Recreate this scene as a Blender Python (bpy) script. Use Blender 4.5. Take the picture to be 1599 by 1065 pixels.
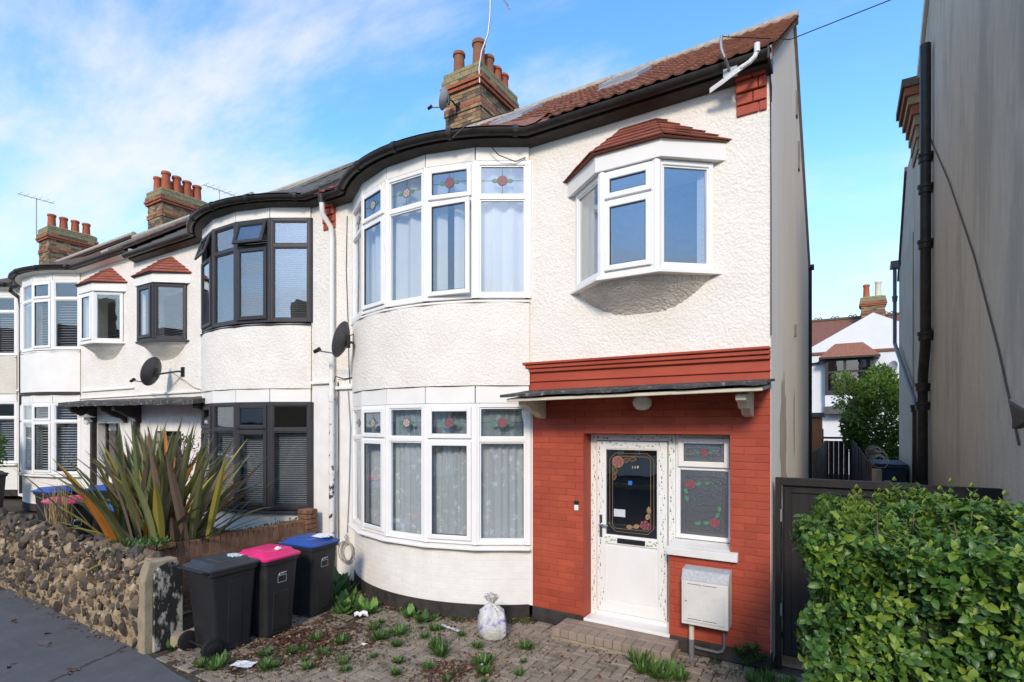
import bpy, bmesh, math, random
from mathutils import Vector, Matrix
from math import radians as R, sin, cos, pi, sqrt
random.seed(7)
scene = bpy.context.scene
for o in list(bpy.data.objects): bpy.data.objects.remove(o)
C = scene.collection

# ------------------------------------------------------------------ camera
YAW = 31.364
cam_d = bpy.data.cameras.new('camera')
cam = bpy.data.objects.new('camera', cam_d); C.objects.link(cam)
cam.location = (0, 0, 2.35); cam.rotation_euler = (R(90), 0, R(YAW))
cam_d.sensor_width = 36; cam_d.lens = 850/1599*36
cam_d.shift_y = (663-532.5)/1599
cam_d.clip_end = 900
scene.camera = cam

# ------------------------------------------------------------------ world, sun, exposure
SUN_EL, SUN_AZ = 30, 19          # azimuth: degrees the sun stands towards +X from the street-side normal (-Y)
wd = bpy.data.worlds.new('World'); scene.world = wd; wd.use_nodes = True
nt = wd.node_tree; nt.nodes.clear()
def wn(t, **k):
    n = nt.nodes.new(t)
    for a, v in k.items(): setattr(n, a, v)
    return n
sky = wn('ShaderNodeTexSky'); sky.sky_type = 'NISHITA'; sky.sun_disc = False
sky.sun_elevation = R(SUN_EL); sky.sun_rotation = R(180-SUN_AZ)
sky.air_density = 1.0; sky.dust_density = 0.35; sky.ozone_density = 2.2
bg = wn('ShaderNodeBackground'); bg.inputs['Strength'].default_value = 0.15
outw = wn('ShaderNodeOutputWorld')
tcw = wn('ShaderNodeTexCoord')
sep = wn('ShaderNodeSeparateXYZ'); nt.links.new(tcw.outputs['Generated'], sep.inputs[0])
zc = wn('ShaderNodeMath', operation='MAXIMUM'); zc.inputs[1].default_value = 0.0; nt.links.new(sep.outputs['Z'], zc.inputs[0])
za = wn('ShaderNodeMath', operation='ADD'); za.inputs[1].default_value = 0.22; nt.links.new(zc.outputs[0], za.inputs[0])
dv = wn('ShaderNodeVectorMath', operation='SCALE'); inv = wn('ShaderNodeMath', operation='DIVIDE'); inv.inputs[0].default_value = 1.0
nt.links.new(za.outputs[0], inv.inputs[1]); nt.links.new(tcw.outputs['Generated'], dv.inputs[0]); nt.links.new(inv.outputs[0], dv.inputs['Scale'])
mp = wn('ShaderNodeMapping'); mp.inputs['Location'].default_value = (1.2, 8.3, 0); mp.inputs['Scale'].default_value = (0.7, 1.5, 0.8); mp.inputs['Rotation'].default_value = (0, 0, 0.5)
nt.links.new(dv.outputs[0], mp.inputs[0])
nz = wn('ShaderNodeTexNoise'); nz.inputs['Scale'].default_value = 1.35; nz.inputs['Detail'].default_value = 9; nz.inputs['Roughness'].default_value = 0.6; nz.inputs['Distortion'].default_value = 0.25
nt.links.new(mp.outputs[0], nz.inputs['Vector'])
cr = wn('ShaderNodeMapRange'); cr.interpolation_type = 'SMOOTHSTEP'
cr.inputs['From Min'].default_value = 0.44; cr.inputs['From Max'].default_value = 0.74; cr.inputs['To Max'].default_value = 0.85
nt.links.new(nz.outputs['Fac'], cr.inputs['Value'])
hz = wn('ShaderNodeMapRange'); hz.interpolation_type = 'SMOOTHSTEP'      # pale band near the horizon
hz.inputs['From Min'].default_value = 0.46; hz.inputs['From Max'].default_value = 0.0; hz.inputs['To Max'].default_value = 0.92
nt.links.new(sep.outputs['Z'], hz.inputs['Value'])
hs = wn('ShaderNodeHueSaturation'); hs.inputs['Saturation'].default_value = 1.22; hs.inputs['Value'].default_value = 1.45
nt.links.new(sky.outputs[0], hs.inputs['Color'])
mixh = wn('ShaderNodeMix', data_type='RGBA'); nt.links.new(hz.outputs[0], mixh.inputs['Factor']); nt.links.new(hs.outputs[0], mixh.inputs['A']); mixh.inputs['B'].default_value = (2.75, 3.2, 3.65, 1)
mixw = wn('ShaderNodeMix', data_type='RGBA'); nt.links.new(cr.outputs[0], mixw.inputs['Factor'])
nt.links.new(mixh.outputs['Result'], mixw.inputs['A']); mixw.inputs['B'].default_value = (3.75, 3.7, 3.65, 1)
nt.links.new(mixw.outputs['Result'], bg.inputs['Color']); nt.links.new(bg.outputs[0], outw.inputs['Surface'])

sd = bpy.data.lights.new('sun', 'SUN'); sd.energy = 1.65; sd.angle = R(10); sd.color = (1.0, 0.85, 0.67)
sun = bpy.data.objects.new('sun', sd); C.objects.link(sun); sun.location = (2, -20, 30)
sdir = Vector((sin(R(SUN_AZ))*cos(R(SUN_EL)), -cos(R(SUN_AZ))*cos(R(SUN_EL)), sin(R(SUN_EL))))
sun.rotation_euler = sdir.to_track_quat('Z', 'Y').to_euler()
vs = scene.view_settings; vs.view_transform = 'Standard'; vs.look = 'None'; vs.exposure = 0.83; vs.gamma = 1.0; vs.use_curve_mapping = False

# ------------------------------------------------------------------ materials
M = {}
WORLD = {'red_brick', 'red_paint', 'paving_block', 'step_block', 'wall_brick', 'roof_tile', 'oriel_tile', 'stone_dark', 'stone_brown', 'stone_tan'}
def mat(name, c1, c2=None, scale=6, rough=0.8, bump=0.0, bscale=60, bdist=0.004, spec=0.3, metal=0.0, c3=None, s3=1.3, t3=(0.58, 0.72), detail=5, rnd=0.0, stretch=None, voro=False, transl=0.0, edge=0.0):
    m = bpy.data.materials.new(name); m.use_nodes = True; n = m.node_tree; L = n.links.new
    b = n.nodes['Principled BSDF']; b.inputs['Roughness'].default_value = rough; b.inputs['Metallic'].default_value = metal
    b.inputs['Specular IOR Level'].default_value = spec
    tc = n.nodes.new('ShaderNodeTexCoord'); vec = tc.outputs['Object'] if name not in WORLD else n.nodes.new('ShaderNodeNewGeometry').outputs['Position']
    if stretch:
        mpp = n.nodes.new('ShaderNodeMapping'); mpp.inputs['Scale'].default_value = stretch; L(vec, mpp.inputs[0]); vec = mpp.outputs[0]
    col = None
    if c2:
        t = n.nodes.new('ShaderNodeTexNoise'); t.inputs['Scale'].default_value = scale; t.inputs['Detail'].default_value = detail; L(vec, t.inputs['Vector'])
        r = n.nodes.new('ShaderNodeMapRange'); r.inputs['From Min'].default_value = .32; r.inputs['From Max'].default_value = .68; L(t.outputs['Fac'], r.inputs['Value'])
        x = n.nodes.new('ShaderNodeMix'); x.data_type = 'RGBA'; L(r.outputs[0], x.inputs['Factor'])
        x.inputs['A'].default_value = (*c1, 1); x.inputs['B'].default_value = (*c2, 1); col = x.outputs['Result']
    if c3:
        t = n.nodes.new('ShaderNodeTexNoise'); t.inputs['Scale'].default_value = s3; t.inputs['Detail'].default_value = 8; t.inputs['Roughness'].default_value = .65; L(vec, t.inputs['Vector'])
        r = n.nodes.new('ShaderNodeMapRange'); r.inputs['From Min'].default_value = t3[0]; r.inputs['From Max'].default_value = t3[1]; L(t.outputs['Fac'], r.inputs['Value'])
        x = n.nodes.new('ShaderNodeMix'); x.data_type = 'RGBA'; L(r.outputs[0], x.inputs['Factor'])
        if col: L(col, x.inputs['A'])
        else: x.inputs['A'].default_value = (*c1, 1)
        x.inputs['B'].default_value = (*c3, 1); col = x.outputs['Result']
    if rnd:
        oi = n.nodes.new('ShaderNodeObjectInfo'); r = n.nodes.new('ShaderNodeMapRange'); L(oi.outputs['Random'], r.inputs['Value'])
        r.inputs['To Min'].default_value = 1-rnd; r.inputs['To Max'].default_value = 1+rnd
        h = n.nodes.new('ShaderNodeHueSaturation'); L(r.outputs[0], h.inputs['Value'])
        if col: L(col, h.inputs['Color'])
        else: h.inputs['Color'].default_value = (*c1, 1)
        col = h.outputs[0]
    if col: L(col, b.inputs['Base Color'])
    else: b.inputs['Base Color'].default_value = (*c1, 1)
    if bump:
        if voro:
            t = n.nodes.new('ShaderNodeTexVoronoi'); t.inputs['Scale'].default_value = bscale; t.feature = 'SMOOTH_F1'
            t2 = n.nodes.new('ShaderNodeTexNoise'); t2.inputs['Scale'].default_value = bscale*.45; t2.inputs['Detail'].default_value = 6; t2.inputs['Roughness'].default_value = .6; L(vec, t2.inputs['Vector'])
            a = n.nodes.new('ShaderNodeMath'); a.operation = 'ADD'; L(t.outputs['Distance'], a.inputs[0]); 
            ml = n.nodes.new('ShaderNodeMath'); ml.operation = 'MULTIPLY'; ml.inputs[1].default_value = 1.6; L(t2.outputs['Fac'], ml.inputs[0]); L(ml.outputs[0], a.inputs[1]); hgt = a.outputs[0]
            L(vec, t.inputs['Vector'])
        else:
            t = n.nodes.new('ShaderNodeTexNoise'); t.inputs['Scale'].default_value = bscale; t.inputs['Detail'].default_value = 6; L(vec, t.inputs['Vector']); hgt = t.outputs['Fac']
        bp = n.nodes.new('ShaderNodeBump'); bp.inputs['Strength'].default_value = bump; bp.inputs['Distance'].default_value = bdist; L(hgt, bp.inputs['Height']); L(bp.outputs[0], b.inputs['Normal'])
    if transl:
        tr = n.nodes.new('ShaderNodeBsdfTranslucent')
        if col: L(col, tr.inputs['Color'])
        else: tr.inputs['Color'].default_value = (*c1, 1)
        mxs = n.nodes.new('ShaderNodeMixShader'); mxs.inputs[0].default_value = transl
        L(b.outputs[0], mxs.inputs[1]); L(tr.outputs[0], mxs.inputs[2]); L(mxs.outputs[0], n.nodes['Material Output'].inputs['Surface'])
    M[name] = m; return m

mat('roughcast', (.82,.77,.685), (.76,.70,.61), 2.2, .9, .55, 42, .013, voro=True, c3=(.58,.49,.37), s3=24, t3=(.60,.74))
mat('roughcast_far', (.81,.765,.685), (.74,.69,.61), 3, .9, .6, 34, .015, voro=True)
mat('roughcast_cream', (.66,.62,.52), (.60,.56,.47), 3, .9, .6, 34, .015, voro=True)
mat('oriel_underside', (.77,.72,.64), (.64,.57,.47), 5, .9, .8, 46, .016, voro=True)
mat('white_render', (.84,.815,.77), (.78,.755,.71), 1.6, .85, .25, 40, .004, c3=(.55,.51,.45), s3=1.1, t3=(.66,.80), stretch=(1, 1, .28))
mat('white_brick', (.81,.785,.73), (.74,.71,.65), 5, .75, .35, 70, .004)
mat('white_mortar', (.78,.755,.70), (.72,.69,.63), 9, .85, .3, 50, .004)
mat('red_brick', (.41,.080,.038), (.32,.054,.030), 1.6, .62, .35, 80, .004, rnd=.10, c3=(.50,.30,.24), s3=4.5, t3=(.735,.76))
mat('red_paint', (.41,.078,.038), (.33,.054,.030), 1.6, .55, .25, 40, .004, c3=(.34,.05,.03), s3=3)
mat('black_plinth', (.022,.020,.018), (.05,.045,.04), 8, .85, .5, 40, .006, c3=(.25,.23,.2), s3=6, t3=(.68,.8))
mat('upvc', (.83,.815,.775), (.79,.775,.735), 4, .28, 0, spec=.5)
mat('white_board', (.82,.79,.73), (.77,.74,.67), 3, .45, .1, 20, .002)
mat('anthracite', (.045,.043,.046), (.036,.034,.037), 4, .42, .1, 60, .001)
mat('glazing_seal', (.04,.04,.04), rough=.6)
mat('lead', (.10,.10,.105), rough=.5)
mat('petal', (.20,.045,.06), (.32,.11,.12), 90, .4)
mat('petal_pale', (.55,.42,.38), (.42,.30,.28), 90, .4)
mat('glass_leaf', (.06,.20,.10), (.10,.28,.16), 90, .4)
mat('fascia_black', (.034,.029,.025), (.055,.047,.04), 7, .55, .25, 30, .004, c3=(.10,.085,.07), s3=5)
mat('gutter_black', (.022,.020,.019), (.04,.035,.03), 8, .38, .15, 30, .002)
mat('roof_tile', (.27,.115,.072), (.19,.085,.058), 9, .8, .5, 50, .006, rnd=.22, c3=(.16,.13,.08), s3=6, t3=(.62,.74))
mat('oriel_tile', (.33,.095,.058), (.22,.08,.052), 7, .8, .5, 60, .005, rnd=.18, c3=(.24,.17,.07), s3=5, t3=(.63,.75))
mat('brown_tile', (.13,.075,.055), (.085,.06,.05), 9, .85, .5, 50, .006, c3=(.15,.14,.09), s3=5, t3=(.58,.72))
mat('slate', (.085,.085,.085), (.12,.115,.105), 6, .8, .3, 40, .004)
mat('ridge_mortar', (.42,.38,.31), (.30,.26,.21), 9, .9, .5, 40, .006)
mat('flashing', (.42,.44,.46), (.33,.35,.37), 6, .5)
mat('stock_brick', (.30,.20,.11), (.20,.13,.075), 14, .9, .5, 60, .005)
mat('stock_brick_pale', (.38,.27,.145), (.28,.19,.10), 14, .9, .5, 60, .005)
mat('stock_brick_dark', (.10,.078,.058), (.16,.12,.085), 14, .9, .5, 60, .005)
mat('red_stock', (.36,.12,.06), (.26,.09,.05), 12, .9, .4, 60, .005)
mat('brick_mortar', (.36,.32,.26), (.26,.23,.18), 12, .95, .5, 50, .006)
mat('lichen_cap', (.22,.19,.13), (.31,.27,.12), 9, .95, .6, 40, .01)
mat('terracotta', (.42,.115,.052), (.31,.085,.042), 6, .8, .3, 50, .004, c3=(.2,.13,.08), s3=5)
mat('terracotta_dull', (.27,.105,.06), (.20,.09,.055), 6, .85, .3, 50, .004, c3=(.2,.15,.08), s3=5, t3=(.5,.65))
mat('white_paint_old', (.76,.75,.71), (.69,.67,.62), 5, .6, .2, 40, .003, c3=(.10,.09,.08), s3=9, t3=(.68,.74))
mat('pipe_peel', (.72,.70,.66), (.66,.63,.58), 8, .6, .2, 60, .003, c3=(.06,.05,.05), s3=8, t3=(.56,.6))
mat('cream_timber', (.66,.60,.46), (.58,.52,.40), 8, .55, .2, 40, .003, c3=(.4,.34,.25), s3=9)
mat('canopy_felt', (.035,.033,.033), (.075,.07,.065), 11, .75, .5, 40, .008, c3=(.34,.32,.29), s3=16, t3=(.55,.68))
mat('black_timber', (.025,.02,.017), (.05,.04,.034), 8, .6, .2, 40, .003)
mat('cable_brown', (.10,.085,.07), rough=.6)
mat('cable_grey', (.34,.32,.29), rough=.6)
mat('cable_black', (.018,.018,.018), rough=.5)
mat('metal_grey', (.30,.30,.31), rough=.45, metal=.6)
mat('dish_grey', (.065,.062,.062), (.085,.08,.078), 12, .5)
mat('dish_pale', (.33,.34,.35), rough=.5)
mat('chrome', (.6,.58,.56), rough=.2, metal=1)
mat('black_plastic', (.015,.015,.016), (.020,.020,.021), 20, .42, .08, 90, .001)
mat('bin_body', (.017,.017,.018), (.023,.023,.024), 6, .50, .12, 120, .001, c3=(.045,.043,.041), s3=9, t3=(.6,.78))
mat('bin_pink', (.72,.018,.16), (.64,.016,.14), 6, .38, .05, 40, .001, spec=.5)
mat('bin_blue', (.022,.075,.30), (.018,.06,.25), 6, .38, .05, 40, .001, spec=.5)
mat('bin_grey_lid', (.05,.055,.062), (.036,.04,.045), 6, .42)
mat('tyre', (.014,.014,.014), rough=.75, bump=.2, bscale=80)
mat('white_print', (.72,.72,.72), rough=.6)
mat('paper', (.62,.64,.66), (.52,.54,.57), 8, .7, .2, 20, .004)
mat('blue_sticker', (.03,.16,.5), rough=.5)
mat('film_green', (.22,.42,.10), rough=.5)
mat('film_yellow', (.62,.64,.32), rough=.5)
mat('film_dark', (.05,.08,.04), rough=.5)
mat('meter_box', (.70,.69,.63), (.64,.63,.575), 5, .55, .15, 70, .002, c3=(.55,.54,.5), s3=9)
mat('meter_lid', (.50,.51,.52), (.38,.39,.40), 40, .7, .3, 80, .003)
mat('lamp_globe', (.74,.72,.64), rough=.25)
mat('old_gate', (.014,.012,.011), (.024,.020,.017), 5, .6, .2, 40, .003, stretch=(3, 3, .5))
mat('fence_wood', (.20,.165,.12), (.13,.105,.075), 8, .9, .4, 40, .006, stretch=(4, 4, .6), rnd=.18)
mat('fence_dark', (.075,.06,.048), (.05,.042,.034), 8, .85, .4, 40, .006, stretch=(4, 4, .6), rnd=.18)
mat('orange_timber', (.40,.15,.05), (.30,.10,.035), 7, .7, stretch=(1, 1, 5))
mat('navy_board', (.022,.034,.06), (.03,.044,.075), 6, .6)
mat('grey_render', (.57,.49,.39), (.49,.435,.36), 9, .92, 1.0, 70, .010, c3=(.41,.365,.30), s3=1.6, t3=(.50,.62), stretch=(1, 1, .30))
mat('tan_bare_and_sunlit', (.50,.44,.35), (.42,.37,.29), 2, .9, .3, 50, .004)  # bare gable patches; also sunlight painted on the neighbour's rear wall
mat('pale_house', (.72,.74,.76), (.68,.70,.72), 2, .85)
mat('asphalt', (.108,.110,.112), (.085,.088,.092), 2.2, .85, .35, 220, .003, c3=(.125,.125,.12), s3=9, t3=(.52,.72))
mat('road', (.05,.052,.055), (.065,.067,.07), 2, .85, .3, 200, .004)
mat('joint_tar', (.03,.028,.027), (.12,.115,.11), 16, .9, .5, 60, .01)
mat('soil', (.085,.068,.046), (.05,.042,.03), 9, .95, .8, 40, .02, c3=(.05,.075,.03), s3=3, t3=(.55,.68))
mat('paving_block', (.29,.235,.175), (.21,.175,.135), 7, .9, .6, 120, .004, rnd=.16, c3=(.10,.10,.065), s3=3.5, t3=(.55,.72))
mat('step_block', (.30,.235,.18), (.24,.19,.145), 8, .85, .4, 100, .004, rnd=.1)
mat('concrete', (.36,.29,.19), (.25,.205,.135), 7, .95, .6, 50, .01, c3=(.2,.2,.13), s3=4)
mat('stone_dark', (.048,.042,.037), (.105,.083,.064), 10, .9, .9, 45, .02, rnd=.25)
mat('stone_brown', (.19,.14,.09), (.115,.09,.065), 10, .92, .9, 45, .02, rnd=.25)
mat('stone_tan', (.42,.33,.21), (.30,.225,.135), 10, .92, .9, 45, .02, rnd=.18)
mat('rubble_mortar', (.37,.275,.16), (.25,.18,.105), 6, .95, 1.0, 30, .03, c3=(.42,.33,.21), s3=5)
mat('peel_black', (.022,.02,.019), (.03,.028,.026), 8, .7, .5, 40, .006, c3=(.42,.38,.31), s3=7, t3=(.52,.58), stretch=(1, 1, .5))
mat('wall_brick', (.23,.115,.062), (.16,.085,.05), 10, .92, .6, 60, .006, rnd=.25, c3=(.26,.19,.11), s3=6)
mat('hedge_leaf', (.12,.23,.03), (.08,.175,.028), 4, .42, rnd=.25, transl=.22, spec=.4)
mat('hedge_leaf_dark', (.05,.125,.026), (.065,.15,.03), 4, .40, rnd=.25, transl=.18, spec=.4)
mat('hedge_leaf_young', (.28,.38,.05), (.21,.32,.045), 4, .42, rnd=.2, transl=.3, spec=.4)
mat('twig', (.10,.075,.05), (.16,.12,.08), 20, .9)
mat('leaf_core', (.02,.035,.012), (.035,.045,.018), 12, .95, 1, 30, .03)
mat('weed_leaf', (.075,.145,.034), (.05,.10,.028), 9, .45, rnd=.2, transl=.2)
mat('weed_leaf_light', (.14,.26,.05), (.10,.21,.04), 9, .5, rnd=.2, transl=.2)
mat('moss', (.05,.085,.02), (.08,.105,.03), 20, .95, .8, 60, .01)
mat('dead_leaf', (.085,.042,.026), (.055,.03,.021), 12, .85)
mat('dead_leaf_red', (.14,.055,.032), (.10,.04,.027), 12, .85)
mat('dead_leaf_tan', (.32,.22,.11), (.24,.16,.08), 12, .85)
mat('dry_grass', (.46,.34,.17), (.36,.26,.13), 15, .8, transl=.2)
mat('flax_olive', (.19,.185,.070), (.13,.13,.055), 5, .48, stretch=(30, 30, .6), rnd=.22, transl=.12)
mat('flax_bronze', (.22,.155,.11), (.15,.11,.08), 5, .48, stretch=(30, 30, .6), rnd=.22, transl=.12)
mat('flax_green', (.12,.16,.07), (.19,.20,.075), 5, .48, stretch=(30, 30, .6), rnd=.22, transl=.12)
mat('flax_yellow', (.36,.30,.05), (.27,.24,.05), 5, .48, stretch=(30, 30, .6), rnd=.2, transl=.12)
mat('flax_orange', (.42,.15,.02), (.32,.12,.02), 5, .5, rnd=.2, transl=.12)
mat('bush_leaf', (.14,.23,.035), (.095,.175,.03), 3, .4, transl=.25)
mat('bush_leaf_light', (.19,.27,.035), (.15,.23,.03), 3, .45, transl=.35)
mat('red_shrub', (.16,.09,.04), (.10,.10,.035), 6, .5, transl=.2)
mat('curtain', (.86,.83,.79), (.80,.78,.75), 4, .9, transl=.25)
mat('room_wall', (.22,.2,.17), rough=.9)
mat('blind_grey', (.30,.30,.29), rough=.6)
mat('blind', (.74,.72,.68), rough=.6)
mat('plastic_grey', (.16,.15,.15), rough=.5)
mat('silver', (.5,.52,.55), rough=.4)

def glass(name, tint, base, rough=0.0, dark=None, bump=0):
    m = bpy.data.materials.new(name); m.use_nodes = True; n = m.node_tree; n.nodes.clear(); L = n.links.new
    o = n.nodes.new('ShaderNodeOutputMaterial'); g = n.nodes.new('ShaderNodeBsdfGlossy'); g.inputs['Roughness'].default_value = rough
    g.inputs['Color'].default_value = (.95,.97,1,1)
    t = n.nodes.new('ShaderNodeBsdfTransparent'); t.inputs['Color'].default_value = (*tint, 1)
    lw = n.nodes.new('ShaderNodeLayerWeight'); pw_ = n.nodes.new('ShaderNodeMath'); pw_.operation = 'POWER'; pw_.inputs[1].default_value = 4.0; L(lw.outputs['Facing'], pw_.inputs[0])
    a = n.nodes.new('ShaderNodeMath'); a.operation = 'MULTIPLY_ADD'; a.inputs[1].default_value = 1-base; a.inputs[2].default_value = base; a.use_clamp = True; L(pw_.outputs[0], a.inputs[0])
    x = n.nodes.new('ShaderNodeMixShader'); L(a.outputs[0], x.inputs[0]); L(t.outputs[0], x.inputs[1]); L(g.outputs[0], x.inputs[2]); L(x.outputs[0], o.inputs['Surface'])
    tc = n.nodes.new('ShaderNodeTexCoord'); nn = n.nodes.new('ShaderNodeTexNoise'); nn.inputs['Scale'].default_value = 2.2 if not bump else 55; L(tc.outputs['Object'], nn.inputs['Vector'])
    bp = n.nodes.new('ShaderNodeBump'); bp.inputs['Strength'].default_value = .03 if not bump else bump; bp.inputs['Distance'].default_value = .05 if not bump else .004; L(nn.outputs['Fac'], bp.inputs['Height']); L(bp.outputs[0], g.inputs['Normal'])
    M[name] = m
glass('window_glass', (.90,.93,.95), .10)
glass('sky_glass', (.93,.95,.96), .10)
glass('oriel_glass', (.82,.85,.87), .17)
glass('top_glass', (.80,.85,.88), .13)
glass('dim_glass', (.5,.47,.43), .16)
glass('obscure_glass', (.66,.64,.6), .30, .34, bump=.9)

def lace():
    m = bpy.data.materials.new('lace'); m.use_nodes = True; n = m.node_tree; n.nodes.clear(); L = n.links.new
    o = n.nodes.new('ShaderNodeOutputMaterial'); d = n.nodes.new('ShaderNodeBsdfDiffuse'); d.inputs['Color'].default_value = (.88,.87,.83,1)
    t = n.nodes.new('ShaderNodeBsdfTransparent'); x = n.nodes.new('ShaderNodeMixShader')
    tc = n.nodes.new('ShaderNodeTexCoord')
    v = n.nodes.new('ShaderNodeTexVoronoi'); v.inputs['Scale'].default_value = 9; L(tc.outputs['Object'], v.inputs['Vector'])
    w = n.nodes.new('ShaderNodeTexVoronoi'); w.inputs['Scale'].default_value = 34; L(tc.outputs['Object'], w.inputs['Vector'])
    s = n.nodes.new('ShaderNodeMath'); s.operation = 'MULTIPLY_ADD'; s.inputs[1].default_value = .55; L(w.outputs['Distance'], s.inputs[0]); L(v.outputs['Distance'], s.inputs[2])
    r = n.nodes.new('ShaderNodeMapRange'); r.inputs['From Min'].default_value = .40; r.inputs['From Max'].default_value = .62; r.inputs['To Min'].default_value = .95; r.inputs['To Max'].default_value = .70; L(s.outputs[0], r.inputs['Value'])
    L(r.outputs[0], x.inputs[0]); L(t.outputs[0], x.inputs[1]); L(d.outputs[0], x.inputs[2]); L(x.outputs[0], o.inputs['Surface']); M['lace'] = m
lace()
def bagmat():
    m = bpy.data.materials.new('bag_plastic'); m.use_nodes = True; n = m.node_tree; L = n.links.new; b = n.nodes['Principled BSDF']
    tc = n.nodes.new('ShaderNodeTexCoord'); t = n.nodes.new('ShaderNodeTexNoise'); t.inputs['Scale'].default_value = 7; L(tc.outputs['Object'], t.inputs['Vector'])
    cr_ = n.nodes.new('ShaderNodeValToRGB'); e = cr_.color_ramp.elements; e[0].position = .34; e[0].color = (.22,.17,.42,1); e[1].position = .44; e[1].color = (.62,.62,.62,1)
    q = e.new(.62); q.color = (.56,.53,.46,1); q = e.new(.75); q.color = (.72,.74,.78,1); L(t.outputs['Fac'], cr_.inputs[0]); L(cr_.outputs[0], b.inputs['Base Color'])
    b.inputs['Roughness'].default_value = .28; t2 = n.nodes.new('ShaderNodeTexNoise'); t2.inputs['Scale'].default_value = 26; t2.inputs['Distortion'].default_value = 2; L(tc.outputs['Object'], t2.inputs['Vector'])
    bp = n.nodes.new('ShaderNodeBump'); bp.inputs['Strength'].default_value = .7; bp.inputs['Distance'].default_value = .02; L(t2.outputs['Fac'], bp.inputs['Height']); L(bp.outputs[0], b.inputs['Normal'])
    M['bag_plastic'] = m
bagmat()

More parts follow.
